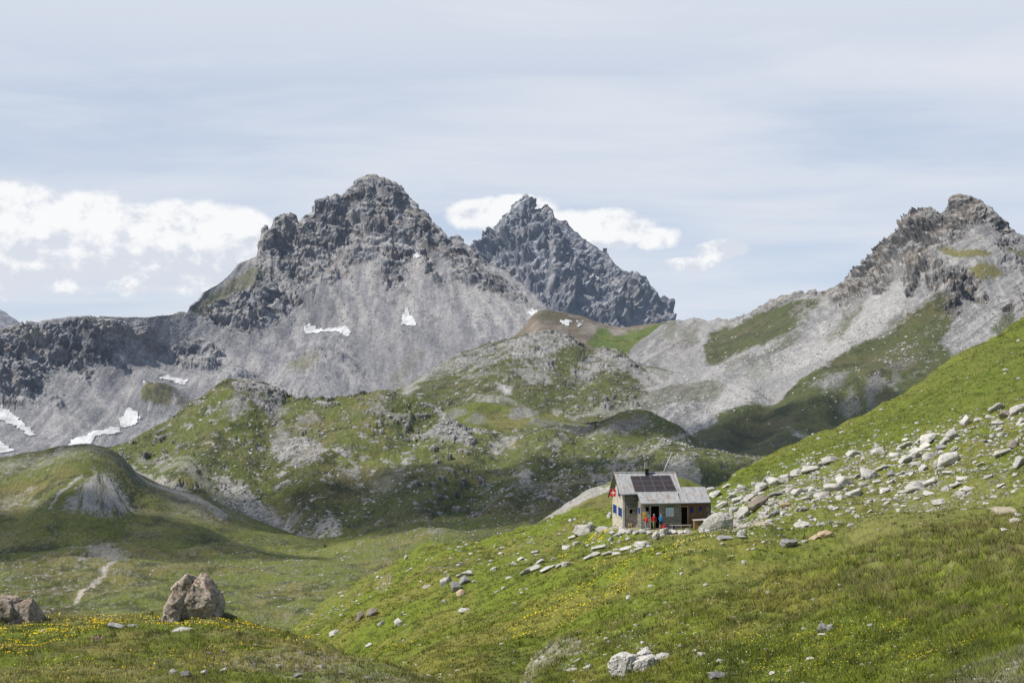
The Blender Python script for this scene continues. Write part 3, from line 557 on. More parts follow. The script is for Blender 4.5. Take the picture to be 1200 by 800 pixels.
fan = fbm(np.stack([(c_b.PX - 112) / np.maximum(c_b.PY - 530, 6) * 8, c_b.PY / 45, c_b.PX * 0], -1) + c_b.W1[..., None] * .3, 4, 55, .6)
cone = c_b.poly([(76, 602), (90, 580), (102, 564), (112, 554), (128, 560), (144, 575), (160, 594), (140, 606), (112, 608)], 12, 9)
cone = np.clip(cone * sst(-.35, .12, -fan * .9 + .35 * (1 - sst(575, 606, c_b.PY))), 0, 1)
C = mixc(C, mixc(np.broadcast_to(np.array((.33, .322, .31)), C.shape).copy(), (.17, .165, .15), sst(-.02, .4, fan)), .8 * cone)
c_b.col = C
displace(c_b, (5 * fbm(c_b.P / 60, 4, 58, .45) + .4 * c_b.fine) * (1 - cone) + cone * (fan * -.45) + c_b.bumpd)
c_b.build(terrain_mat('left_hill', c_b.px, .015), 'low grassy hill at left carrying a bare pale grey scree cone')
SH['cb'] = c_b

# rolling meadow of the valley floor
c_a = Sheet('meadow', [
    [(-200, 800, 250), (0, 790, 260), (200, 785, 270), (450, 785, 270), (780, 780, 270)],
    [(-200, 745, 330), (0, 735, 340), (200, 730, 350), (350, 730, 350), (450, 725, 350), (780, 725, 350)],
    [(-200, 690, 430), (0, 685, 440), (100, 676, 450), (200, 668, 470), (300, 680, 460), (400, 672, 470), (500, 660, 480), (780, 655, 500)],
    [(-200, 634, 560), (0, 638, 575), (60, 622, 585), (100, 613, 600), (150, 616, 615), (190, 625, 625), (240, 621, 650), (290, 619, 670), (330, 628, 690), (380, 632, 705), (430, 622, 710), (500, 606, 710), (620, 604, 700), (780, 604, 690)]], -200, 780, .9, .85, back=.12, bslope=.15)
C = speckle(c_a, grass_col(c_a, 34, (.13, .15, .032), (.165, .153, .048), (.062, .072, .021)))
C = C * (1 - .25 * c_a.poly([(0, 640), (60, 650), (100, 700), (90, 740), (0, 740)], 30, 12))[..., None]
C = mixc(C, (.07, .085, .025), .55 * c_a.poly([(390, 618), (470, 602), (560, 612), (680, 596), (700, 640), (560, 630), (480, 628), (420, 640)], 16, 12))
C = mixc(C, (.17, .185, .035), .6 * c_a.poly([(300, 632), (420, 618), (470, 612), (440, 632), (380, 650), (300, 650)], 14, 12))
for pts, w in [([(92, 634), (112, 632), (135, 642), (152, 650), (135, 656), (104, 646)], .7), ([(90, 652), (100, 648), (108, 657), (97, 662)], .8), ([(0, 618), (20, 612), (36, 607), (30, 616)], .6), ([(80, 630), (86, 628), (90, 640), (84, 640)], .9), ([(130, 618), (150, 608), (158, 618), (145, 625)], .5), ([(98, 612), (108, 608), (112, 614)], .7), ([(500, 628), (515, 620), (520, 630), (508, 634)], .3)]:
    C = mixc(C, scree_col(c_a, (.27, .25, .235), (.36, .34, .31), (.17, .16, .15)), w * c_a.poly(pts, 5, 6))
C = mixc(C, (.4, .36, .31), .95 * c_a.stroke([(87, 704), (92, 694), (104, 685), (118, 677), (132, 665), (138, 657)], 4, 2.5, 4))
C = mixc(C, (.07, .075, .03), .6 * c_a.stroke([(60, 730), (75, 715), (88, 704)], 5, 4, 4))
C = mixc(C, (.23, .215, .19), .75 * sst(.28, .42, fbm(c_a.P / 3.2, 3, 61, .75)) * c_a.poly([(-50, 690), (30, 655), (90, 660), (110, 690), (60, 720), (-50, 720)], 24, 12))
C = mixc(C, (.23, .215, .19), .6 * sst(.32, .46, fbm(c_a.P / 3.0, 3, 62, .75)))
c_a.col = C
displace(c_a, 4.2 * fbm(c_a.P / 48, 4, 68, .5) + .9 * fbm(c_a.P / 9, 4, 69, .55) + .25 * c_a.fine)
c_a.build(terrain_mat('valley_meadow', c_a.px, .01), 'rolling green valley floor seen between the knoll and the hills')
SH['ca'] = c_a

# pale tongue of ground behind the hut
c_t = Sheet('hill', [
    [(540, 690, 280), (700, 650, 270), (900, 620, 270), (960, 620, 270)],
    [(540, 670, 310), (600, 635, 320), (620, 618, 322), (640, 603, 325), (665, 584, 328), (690, 571, 330), (710, 566, 332), (735, 560, 335), (760, 557, 335), (800, 562, 335), (840, 575, 330), (960, 620, 320)]], 540, 960, .9, .9, back=.1)
C = grass_col(c_t, 20, (.13, .15, .035), (.165, .15, .05), (.075, .085, .025))
C = mixc(C, scree_col(c_t, (.36, .345, .33), (.45, .43, .41), (.24, .23, .22)), .85 * c_t.poly([(630, 612), (650, 592), (672, 577), (695, 567), (716, 566), (712, 573), (690, 586), (665, 598), (640, 608)], 4, 5))
c_t.col = C; displace(c_t, 1.4 * fbm(c_t.P / 16, 4, 78) + .15 * c_t.fine)
c_t.build(terrain_mat('tongue_ground', c_t.px, .008), 'low ridge with a pale bare flank just behind the hut')
SH['ct'] = c_t

# the hut's hillside
HUT = unproj(730, 617, 166.)            # front left corner of the main house at ground level
b = Sheet('hillside', [
    [(240, 900, 120), (400, 900, 70), (520, 900, 44), (600, 900, 38), (800, 900, 30), (1000, 900, 26), (1200, 900, 23), (1400, 900, 22)],
    [(240, 830, 170), (400, 830, 110), (500, 830, 72), (600, 825, 58), (700, 815, 52), (800, 812, 48), (1000, 812, 40), (1200, 808, 35), (1400, 800, 33)],
    [(240, 800, 200), (400, 775, 150), (500, 760, 118), (560, 752, 106), (620, 745, 94), (700, 728, 84), (800, 712, 76), (900, 702, 70), (1000, 692, 65), (1100, 684, 60), (1200, 672, 56), (1400, 650, 50)],
    [(240, 790, 240), (347, 745, 225), (400, 718, 210), (450, 700, 195), (500, 688, 182), (600, 662, 166), (700, 640, 158), (760, 626, 156), (830, 622, 156), (900, 614, 150), (1000, 603, 140), (1100, 592, 132), (1200, 580, 124), (1400, 550, 112)],
    [(240, 785, 255), (347, 740, 240), (400, 710, 230), (450, 685, 215), (500, 665, 205), (600, 645, 196), (650, 628, 186), (716, 616, 172), (760, 614, 172), (835, 610, 172), (900, 590, 176), (950, 570, 180), (1000, 555, 182), (1050, 540, 182), (1100, 522, 180), (1150, 505, 176), (1200, 488, 172), (1400, 430, 160)],
    [(240, 795, 275), (300, 765, 262), (347, 735, 255), (400, 699, 248), (450, 668, 240), (500, 638, 235), (560, 629, 228), (600, 621, 222), (640, 613, 215), (700, 592, 208), (716, 588, 206), (760, 584, 205), (835, 572, 212), (860, 556, 218), (900, 539, 224), (950, 516, 230), (1000, 490, 235), (1050, 462, 240), (1120, 418, 246), (1200, 372, 252), (1260, 338, 258), (1400, 270, 268)]],
    240, 1400, .85, .8, back=.2, bslope=.35)
for pts, w_, h_ in [([(1250, 640), (1100, 672), (950, 705), (800, 745), (640, 790)], 26, 2.4), ([(1000, 655), (880, 690), (760, 722), (650, 752), (590, 800)], 16, -2.6), ([(900, 640), (780, 668), (660, 705), (560, 745), (470, 790)], 16, 2.2), ([(640, 680), (560, 712), (480, 760)], 12, -1.8), ([(560, 655), (480, 690), (410, 735)], 12, 1.8), ([(900, 720), (800, 735), (740, 745)], 9, -1.2), ([(1150, 520), (1000, 570), (900, 600)], 14, 1.6), ([(1100, 450), (1000, 510), (900, 560)], 9, -1.2), ([(1200, 430), (1050, 510)], 9, 1.2)]: b.spur(pts, w_, h_)
C = grass_col(b, 9, (.142, .178, .022), (.18, .18, .038), (.07, .092, .016))
big = fbm(b.P / 22, 4, 83)
C = mixc(C, (.17, .165, .05), .5 * sst(-.05, .35, big))
C = mixc(C, (.108, .138, .026), .75 * b.poly([(840, 575), (950, 520), (1120, 425), (1420, 260), (1420, 440), (1200, 470), (1100, 505), (1000, 535), (900, 565)], 16, 10))
C = mixc(C, (.155, .17, .035), .5 * sst(.0, .3, fbm(b.P * np.array([.4, 1, 1]) / 5, 4, 84)) * b.poly([(840, 575), (1120, 425), (1420, 260), (1420, 440), (1100, 505)], 16, 10))
C = mixc(C, (.19, .175, .075), .65 * b.poly([(1000, 690), (1060, 660), (1200, 635), (1400, 620), (1400, 690), (1180, 700), (1080, 715), (1000, 715)], 14, 12) * sst(-.2, .2, b.fine))
C = mixc(C, (.19, .18, .065), .5 * b.poly([(1020, 600), (1120, 565), (1200, 560), (1200, 600), (1100, 625), (1040, 650), (960, 670)], 14, 12))
C = mixc(C, (.075, .1, .02), .6 * b.poly([(690, 735), (760, 725), (830, 720), (900, 716), (830, 735), (740, 748), (690, 752)], 9, 10) * sst(-.3, .1, b.fine))
C = mixc(C, (.075, .1, .02), .5 * b.poly([(560, 770), (600, 755), (650, 760), (640, 785), (580, 800)], 10, 8))
C = mixc(C, (.12, .10, .065), .6 * b.poly([(490, 668), (520, 655), (560, 652), (540, 668), (505, 680)], 8, 6))
C = mixc(C, (.23, .19, .13), .45 * b.poly([(440, 690), (455, 672), (462, 676), (440, 705)], 4, 3))
for pts, w, k in [([(870, 614), (890, 616), (915, 619), (945, 622), (960, 624)], 2.6, .95), ([(1112, 596), (1140, 601), (1160, 605), (1190, 611)], 10, .95), ([(1098, 596), (1130, 592), (1180, 588), (1215, 590)], 4.5, .8), ([(690, 624), (720, 622), (790, 620), (815, 622)], 5, .55), ([(800, 649), (812, 646), (818, 650)], 4, .5), ([(780, 701), (800, 697), (812, 694)], 4, .5)]:
    C = mixc(C, (.42, .36, .27), k * b.stroke(pts, w, 2.2, 2.5))
C = mixc(C, (.12, .085, .05), .8 * b.stroke([(1100, 598), (1135, 595), (1180, 593), (1210, 595)], 2.4, 2, 3))
C = mixc(C, (.25, .23, .2), .85 * b.poly([(1090, 830), (1120, 790), (1160, 775), (1220, 760), (1400, 740), (1400, 860), (1090, 860)], 8, 8) * (.15 + .7 * sst(-.15, .25, b.fine)))
C = mixc(C, (.3, .28, .25), .7 * b.poly([(590, 800), (640, 782), (690, 775), (700, 785), (650, 800), (620, 815)], 6, 6) * sst(-.2, .1, b.fine))
C = mixc(C, (.26, .25, .22), .5 * b.poly([(805, 606), (850, 575), (920, 565), (1000, 540), (1080, 512), (1150, 500), (1200, 480), (1200, 560), (1100, 590), (1000, 590), (900, 612), (850, 620)], 12, 8) * sst(.12, .4, fbm(b.P / 1.2, 3, 86, .7)))
b.col = C
tus = np.clip(fbm(b.P / 1.3, 2, 90) + .1, 0, 1)
hutflat = np.exp(-(((b.P[..., 0] - HUT[0] - 4.5) / 9) ** 2 + ((b.P[..., 1] - HUT[1] - 1) / 8) ** 2) ** 2)
tm = b.poly([(960, 720), (1040, 650), (1200, 615), (1420, 600), (1420, 740), (1150, 740), (1050, 730)], 25, 12) * sst(622, 660, b.PY)
b.col = mixc(b.col, b.col * .5, .6 * sst(.14, .42, fbm(b.P * np.array([1, .6, 1]) / 1.3, 4, 97, .65)))
displace(b, (b.bumpd + 1.9 * fbm(b.P * np.array([1, .7, 1]) / 24, 3, 88) * sst(25, 95, b.P[..., 1]) + .45 * fbm(b.P / 6, 3, 89) * sst(10, 60, b.P[..., 1]) + .3 * fbm(b.P / 3.5, 3, 99) * sst(170, 220, b.P[..., 1]) + tus * (.1 + .38 * tm) + .07 * fbm(b.P / .5, 3, 91)) * (1 - hutflat))
# level pad that carries the hut
padm = np.exp(-(((b.P[..., 0] - HUT[0] - 4.7) / 7.2) ** 4 + ((b.P[..., 1] - HUT[1] - 1.5) / 6.5) ** 4))
b.P[..., 2] = b.P[..., 2] * (1 - padm) + (HUT[2] - .05) * padm
b.build(terrain_mat('hillside_ground', 90 / F, 0., .5), 'sunlit grassy hillside that carries the hut and its rockfall')
SH['b'] = b

# the near knoll
a = Sheet('knoll', [
    [(-260, 960, 13), (200, 960, 13), (640, 960, 13)],
    [(-260, 845, 23), (200, 845, 23), (640, 860, 22)],
    [(-260, 765, 33), (0, 765, 33), (200, 762, 33), (300, 768, 33), (350, 776, 32), (430, 797, 31), (520, 822, 29), (640, 850, 27)],
    [(-260, 728, 42), (0, 730, 42), (100, 728, 42), (180, 723, 42), (250, 725, 42), (290, 731, 41), (330, 739, 40), (380, 757, 38), (430, 778, 36), (480, 792, 34), (515, 802, 33), (560, 816, 32), (640, 840, 30)]], -260, 640, .85, .6, back=.5, bslope=.6)
C = grass_col(a, 2.2, (.135, .165, .027), (.185, .175, .05), (.07, .085, .02))
C = mixc(C, (.2, .175, .085), .5 * sst(.0, .35, fbm(a.P / 3.5, 4, 92)))
C = mixc(C, (.1, .085, .045), .6 * sst(.25, .45, fbm(a.P / .9, 4, 93)))
C = mixc(C, (.27, .245, .21), .75 * a.poly([(330, 765), (380, 772), (430, 790), (500, 806), (520, 830), (380, 812), (330, 800), (300, 790), (250, 800), (240, 785)], 10, 10) * sst(-.05, .25, a.fine))
a.col = C
displace(a, .35 * fbm(a.P / 5, 3, 94) + .12 * fbm(a.P / 1.1, 4, 95) + .03 * fbm(a.P / .25, 3, 96))
a.build(terrain_mat('knoll_ground', 38 / F, 0., .5), 'flowery grass knoll in the left foreground')
SH['a'] = a

# base ground far below, out to the horizon
V = [(-30000, -3000, -150), (30000, -3000, -150), (30000, 40000, -150), (-30000, 40000, -150)]
gb = mesh_np('ground', V, [[0, 1, 2, 3]], np.tile((.09, .1, .04), (4, 1)))
link('ground', gb, terrain_mat('ground', 3, 0), kind='structure')

# ------------------------------------------------------------------ snow patches
ms, ts, bs = new_mat('old_snow')
co = ts.n('ShaderNodeTexCoord').outputs['Object']; n = ts.noise(co, .06, 5)
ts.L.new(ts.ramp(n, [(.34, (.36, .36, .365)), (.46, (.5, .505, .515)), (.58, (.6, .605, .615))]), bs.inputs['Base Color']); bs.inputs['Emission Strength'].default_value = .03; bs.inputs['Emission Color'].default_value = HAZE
SNOW = [('d', [(470, 381), (473, 371), (477, 361), (481, 368), (489, 377), (489, 382)], 'bright triangular snow patch alone in the middle of the scree face'),
        ('d', [(356, 387), (363, 382), (378, 388), (395, 388), (405, 386), (413, 392), (408, 398), (398, 395), (380, 392), (360, 390)], 'thin wavy snow streak on the scree below the left buttress'),
        ('d', [(70, 527), (85, 518), (100, 515), (107, 509), (120, 505), (130, 497), (139, 496), (141, 503), (135, 509), (115, 513), (108, 518), (105, 532)], 'largest snow patch, lying in the hollow at the foot of the scree'),
        ('d', [(140, 489), (148, 482), (164, 484), (158, 489), (143, 493)], 'small snow patch just up right of the largest one'),
        ('d', [(167, 451), (175, 453), (190, 457), (186, 461), (172, 458)], 'snow sliver above the little green knob in the scree'),
        ('d', [(186, 446), (200, 441), (220, 446), (216, 450), (200, 446)], 'thin snow arc up right of the little green knob'),
        ('d', [(-40, 460), (0, 479), (15, 488), (42, 508), (36, 510), (15, 499), (-40, 480)], 'long narrow snow strip running down the left scree'),
        ('d', [(-40, 505), (0, 521), (18, 531), (0, 536), (-40, 536)], 'snow patch at the left edge just above the grey hilltop'),
        ('d', [(482, 296), (491, 297), (491, 302), (484, 302)], 'tiny snow spot in the gully under the summit crags'),
        ('d', [(619, 366), (627, 363), (632, 369), (627, 374)], 'small snow spot at the right foot of the scree mountain'),
        ('ce', [(657, 376), (669, 377), (666, 383)], 'snow speck on the brown saddle, the left one of two'), ('ce', [(675, 378), (682, 379), (678, 384)], 'snow speck on the brown saddle, the right one of two'),
        ('e', [(635, 260), (641, 263), (647, 259), (646, 266), (638, 267)], 'snow notch just below the twin teeth of the dark peak'), ('e', [(691, 327), (698, 329), (700, 336), (693, 333)], 'snow patch on the right face of the dark peak'), ('e', [(709, 325), (714, 325), (713, 331)], 'snow dot beside the snow patch on the dark peak')]
for key, pts, lab in SNOW:
    s = SH[key]; pts2 = pts
    m = s.poly(pts2, 2.2, 2.4, 1.1); m[s.nvis:] = 0
    q = (m[:-1, :-1] + m[1:, :-1] + m[:-1, 1:] + m[1:, 1:]) / 4 > .3
    if not q.any(): print('no snow', lab); continue
    fc = grid_faces(s.R, s.C).reshape(s.R - 1, s.C - 1, 4)[q]
    ids, inv = np.unique(fc, return_inverse=True)
    nn = s.normals(); nn[..., 1] -= .4
    Pv = (s.P + nn * s.px * .8).reshape(-1, 3)[ids]
    link('snow_patch', mesh_np('snow_patch', Pv, inv.reshape(-1, 4)), ms, label=lab, cat='snow patch', group='old snow patches on the mountains')

# ------------------------------------------------------------------ rocks
def rock_mesh(name, seed, sub=4, sq=(1, .8, .7), nplanes=16, rough=.06, cuts=.72, crack=0):
    r = np.random.default_rng(seed)
    bm = bmesh.new(); bmesh.ops.create_icosphere(bm, subdivisions=sub, radius=1)
    V = np.array([v.co[:] for v in bm.verts]); Fc = np.array([[v.index for v in f.verts] for f in bm.faces]); bm.free()
    N = r.normal(size=(nplanes, 3)); N /= np.linalg.norm(N, axis=1, keepdims=True)
    dist = r.uniform(cuts - .22, cuts + .2, nplanes)
    dots = V @ N.T; rad = np.where(dots > .05, dist / np.maximum(dots, .05), 9).min(1); rad = np.minimum(rad, 1.15)
    P = V * rad[:, None]
    n = fbm(P * 1.6 + seed * 3.1, 5, seed % 50, .6) + 1.25 * facets(P + seed * 1.7, .5, seed % 9, 1.1, .6) + .5 * facets(P + seed, .22, seed % 7, 1., .5); n2 = ridged(P * 2.3 + seed, 4, seed % 40)
    P *= (1 + rough * 1.6 * n - rough * 1.2 * (n2 - .4))[:, None]
    if crack:
        pc = P[:, 0] * .93 - P[:, 2] * .35 + .12 + .06 * fbm(P * 2, 3, 4)
        P *= (1 - .33 * np.exp(-(pc / .05) ** 2) * (P[:, 2] > -.5))[:, None]
    P *= np.array(sq)
    P -= [(P[:, 0].max() + P[:, 0].min()) / 2, (P[:, 1].max() + P[:, 1].min()) / 2, P[:, 2].min()]
    P /= np.array([P[:, 0].max() - P[:, 0].min(), P[:, 1].max() - P[:, 1].min(), P[:, 2].max()])
    return mesh_np(name, P, Fc)

def rock_mat(name, lo, mid, hi, lichen=None, lam=1.):
    m, t, bs = new_mat(name)
    geo = t.n('ShaderNodeNewGeometry').outputs['Position']; oi = t.n('ShaderNodeObjectInfo').outputs['Random']
    n1 = t.noise(geo, .9 / lam, 6, .62); n2 = t.noise(geo, 5 / lam, 6, .7); n3 = t.noise(geo, 22 / lam, 4, .7)
    h = t.m('ADD', t.m('MULTIPLY', n1, .45), t.m('MULTIPLY', n2, .55))
    c = t.ramp(h, [(.32, lo), (.47, mid), (.62, hi)])
    if lichen:
        nrm = t.n('ShaderNodeSeparateXYZ'); t.L.new(t.n('ShaderNodeNewGeometry').outputs['Normal'], nrm.inputs[0])
        up = t.rng(nrm.outputs[2], .25, .8); ln = t.rng(t.noise(geo, 3.2 / lam, 4, .6), .5, .62)
        c = t.mix(t.m('MULTIPLY', t.m('MULTIPLY', up, ln), .85), c, (*lichen, 1))
    hs = t.n('ShaderNodeHueSaturation'); t.L.new(c, hs.inputs['Color'])
    t.L.new(t.rng(oi, 0, 1, .8, 1.12, False), hs.inputs['Value'])
    t.L.new(hs.outputs[0], bs.inputs['Base Color'])
    bump(t, bs, t.m('ADD', n2, t.m('MULTIPLY', n3, .5)), .7, .12 * lam)
    return m
M_white = rock_mat('pale_limestone', (.19, .18, .165), (.47, .45, .415), (.63, .605, .565))
M_grey = rock_mat('grey_rock', (.11, .11, .11), (.25, .245, .235), (.42, .41, .4))
M_brown = rock_mat('brown_rock', (.12, .1, .08), (.24, .2, .165), (.38, .34, .3))
M_orange = rock_mat('ochre_rock', (.2, .14, .08), (.42, .31, .2), (.55, .46, .35))
M_big = rock_mat('lichen_boulder', (.07, .056, .044), (.29, .24, .19), (.6, .53, .45), (.26, .115, .045), .4)
TONES = {'w': M_white, 'g': M_grey, 'b': M_brown, 'o': M_orange}
VAR = {}
for tn, M in TONES.items():
    VAR[tn] = []
    for k in range(12 if tn == 'w' else 4):
        me = rock_mesh('boulder', 100 + k + ord(tn), 4, (1, .85, .8), 8 + k % 5, .085, .66); me.materials.append(M); VAR[tn].append(me)

BV = {k: SH[k].bvh() for k in ('a', 'b', 'ca', 'cc')}
def hit(px, py, keys=('a', 'b')):
    p = unproj(px, py, 1.0); dr = Vector(p.tolist()).normalized(); best = None
    for k in keys:
        h = BV[k].ray_cast(Vector((0, 0, 0)), dr)
        if h[0] is not None and (best is None or h[3] < best[3]): best = h
    return best

def put_rock(px, py, w, h, tone, label, group, me=None, mat=None, depth=.85, sink=.3, rz=None, tilt=.3, keys=('a', 'b'), name='boulder'):
    q = hit(px, py, keys)
    if q is None: return None
    P = q[0]; s = P.y / F
    me = me or random.choice(VAR[tone])
    o = bpy.data.objects.new(name, me); COL.objects.link(o)
    W = w * s * 1.1; Hh = h * s * (1 + sink) * 1.02
    o.scale = (W, W * depth, Hh)
    o.location = (P.x, P.y + W * depth * .28, P.z - Hh * sink)
    o.rotation_euler = (random.uniform(-tilt, tilt) * .5, random.uniform(-tilt, tilt) * .7 - (.1 if (px > 800 and py < 600) or (px < 720 and py > 610) else 0), rz if rz is not None else random.uniform(-.45, .45))
    o['label'] = label; o['category'] = 'boulder' if w > 9 else 'stone'
    if group: o['group'] = group
    return o

# the split boulder and its neighbour on the knoll
def poly_rock(parts, seed):
    """angular blocks given by their front outlines (x right, z up, 0..1), fused into one boulder"""
    VV, FF, o_ = [], [], 0
    for k, (out, dep, yo) in enumerate(parts):
        r = np.random.default_rng(seed + k); a = np.array(out, float); c = a.mean(0)
        bm = bmesh.new(); bmesh.ops.create_icosphere(bm, subdivisions=6, radius=1); V = np.array([v.co[:] for v in bm.verts]); Fc = np.array([[v.index for v in f.verts] for f in bm.faces]); bm.free()
        N, Dd = [], []
        for q in range(len(a)):
            e_ = a[(q + 1) % len(a)] - a[q]; n_ = np.array([e_[1], -e_[0]]); n_ /= np.linalg.norm(n_)
            if n_ @ (a[q] - c) < 0: n_ = -n_
            N.append([n_[0], r.uniform(-.25, .15), n_[1]]); Dd.append(n_ @ (a[q] - c))
        for q in range(9):
            v_ = np.array([r.normal() * .4, r.choice([-1, -1, 1]) * 1., r.normal() * .35 + .15]); N.append(v_ / np.linalg.norm(v_)); Dd.append(dep * r.uniform(.8, 1.15))
        N = np.array(N); Dd = np.array(Dd); dots = V @ N.T
        rad = np.where(dots > .02, Dd / np.maximum(dots, .02), 9).min(1); P = V * rad[:, None]
        P *= (1 + .035 * fbm(P * 5 + k, 5, 7 + k, .6) + .11 * facets(P + k, .22, 3 + k, 1., .5) / .22 + .05 * facets(P + k, .09, 5 + k, 1., .5) / .09 - .04 * ridged(P * 4, 4, 21 + k))[:, None]
        VV.append(P + [c[0], yo, c[1]]); FF.append(Fc + o_); o_ += len(V)
    return mesh_np('boulder', np.concatenate(VV), np.concatenate(FF))
def PXo(pts, x0=187., y0=725., sc=66.): return [((x - x0) / sc - .5, (y0 - y) / sc) for x, y in pts]
bb = poly_rock([(PXo([(187, 731), (190, 712), (202, 690), (208, 686), (219, 687), (222, 691), (219, 704), (211, 731)]), .34, -.02), (PXo([(201, 692), (205, 682), (214, 673), (223, 676), (226, 686), (219, 692), (206, 692)]), .26, .03), (PXo([(209, 731), (212, 712), (217, 700), (221, 685), (228, 677), (237, 680), (246, 689), (253, 700), (255, 713), (251, 731)]), .36, .03)], 3); bb.materials.append(M_big)
q_ = hit(220, 725); o = link('boulder', bb, None, label='big brown boulder split by a deep dark crack, orange lichen on top', cat='boulder'); sc_ = 66 * q_[0].y / F; o.scale = (sc_,) * 3; o.location = (q_[0].x, q_[0].y + .3, q_[0].z - .02)
bb2 = poly_rock([(PXo([(-24, 734), (-22, 708), (-6, 701), (12, 702), (19, 711), (13, 734)], -24, 730, 66), .34, 0), (PXo([(8, 734), (13, 709), (25, 704), (37, 705), (38, 715), (42, 722), (43, 734)], -24, 730, 66), .3, .04)], 17); bb2.materials.append(M_big)
q_ = hit(9, 731); o = link('boulder', bb2, None, label='lichen spotted brown boulder cut off by the left edge of the picture', cat='boulder'); sc_ = 66 * q_[0].y / F; o.scale = (sc_,) * 3; o.location = (q_[0].x, q_[0].y + .3, q_[0].z)
def outline_rock(pts, mat, label, seed, dep=.32, dy=.2):
    a = np.array(pts, float); x0, x1, yb = a[:, 0].min(), a[:, 0].max(), a[:, 1].max()
    me = poly_rock([(PXo(pts, x0, yb - .12 * (yb - a[:, 1].min()), x1 - x0), dep, 0)], seed); me.materials.append(mat)
    q = hit((x0 + x1) / 2, yb); sc = (x1 - x0) * q[0].y / F
    o = link('boulder', me, None, label=label, cat='boulder'); o.scale = (sc,) * 3; o.location = (q[0].x, q[0].y + dy * sc, q[0].z)
outline_rock([(713, 776), (718, 768), (728, 763), (738, 763), (750, 769), (748, 782), (731, 789), (717, 790)], M_white, 'largest white block of the pale boulder heap at the bottom centre', 41)
outline_rock([(737, 780), (742, 773), (752, 769), (765, 767), (773, 771), (778, 778), (765, 782), (745, 784)], M_white, 'long flat white slab leaning right of the largest white block at bottom centre', 42)
outline_rock([(747, 774), (747, 763), (758, 759), (763, 762), (765, 769), (755, 775)], M_white, 'angular white block on top of the boulder heap at bottom centre', 43, .45)
outline_rock([(768, 773), (771, 767), (778, 765), (785, 766), (786, 773), (776, 774)], M_white, 'small white rock at the right end of the boulder heap at bottom centre', 44, .4)
outline_rock([(816, 620), (823, 609), (833, 602), (846, 597), (857, 600), (858, 613), (843, 621)], M_white, 'huge white boulder right beside the hut annex', 46, .2, -.05)
UNIQ = [
        (842, 795, 28, 9, 'g', 'low grey slab with a dark front near the bottom edge right of centre'),
        (890, 594, 23, 15, 'b', 'dark brown boulder among the white rocks right of the hut'),
        (970, 629, 20, 9, 'o', 'ochre orange boulder on the grass below the rockfall'), (955, 632, 14, 6, 'o', 'small ochre rock leaning on the left of the orange boulder'), (926, 640, 21, 10, 'g', 'grey wedge shaped boulder left of the orange boulder'),
        (1113, 546, 23, 19, 'w', 'tall pointed white boulder in the upper rockfall'), (1118, 514, 18, 14, 'w', 'rounded white boulder with a dark right side near the top of the rockfall'), (1133, 498, 14, 13, 'w', 'upright pale boulder just above the rounded one near the top of the rockfall'), (1168, 481, 19, 11, 'w', 'topmost pale boulder of the rockfall near the right edge'), (1182, 489, 19, 9, 'b', 'brownish boulder at the top of the rockfall by the right edge'), (1197, 484, 20, 12, 'w', 'pale boulder cut by the right edge at the top of the rockfall'), (1197, 546, 17, 13, 'w', 'white boulder cut by the right edge above the dirt path'),
        (522, 686, 13, 12, 'w', 'left pale block of the rock outcrop on the slope left of the hut'), (536, 692, 12, 13, 'g', 'tall grey slab at the front of the outcrop left of the hut'), (546, 675, 21, 7, 'w', 'flat pale cap stone of the outcrop left of the hut'), (546, 684, 13, 10, 'g', 'right grey block of the outcrop left of the hut'), (540, 697, 11, 7, 'o', 'lowest tan block of the outcrop left of the hut'),
        (422, 727, 10, 12, 'b', 'left brown block of the pair low on the left slope'), (435, 721, 14, 9, 'b', 'right leaning block of the pair low on the left slope'), (467, 732, 10, 8, 'w', 'single white stone beside the dark green plants on the left slope'),
        (685, 626, 25, 12, 'w', 'tan white boulder at the left end of the hut terrace'), (137, 737, 22, 7, 'g', 'dark grey log shaped stone on the knoll left of the split boulder'), (213, 740, 25, 5, 'w', 'flat white slab in the grass in front of the split boulder'), (156, 734, 13, 4, 'g', 'thin grey stone just right of the log shaped stone'),
        (203, 790, 9, 7, 'w', 'leftmost of four small stones at the bottom of the knoll'), (220, 793, 12, 9, 'g', 'dark grey second of four small stones at the bottom of the knoll'), (239, 790, 9, 6, 'w', 'third of four small stones at the bottom of the knoll'), (262, 787, 10, 5, 'w', 'rightmost of four small stones at the bottom of the knoll'),
        (965, 740, 13, 10, 'g', 'dark grey stone in the right foreground grass'), (974, 738, 9, 7, 'w', 'pale stone touching the right of the dark foreground stone'), (964, 744, 11, 3, 'w', 'flat white stone in front of the dark foreground stone'),
        (1181, 552, 5, 4, 'g', 'small stone above the dirt path')]
for px, py, w, h, t, lab in UNIQ: put_rock(px, py, w, h, t, lab, None)

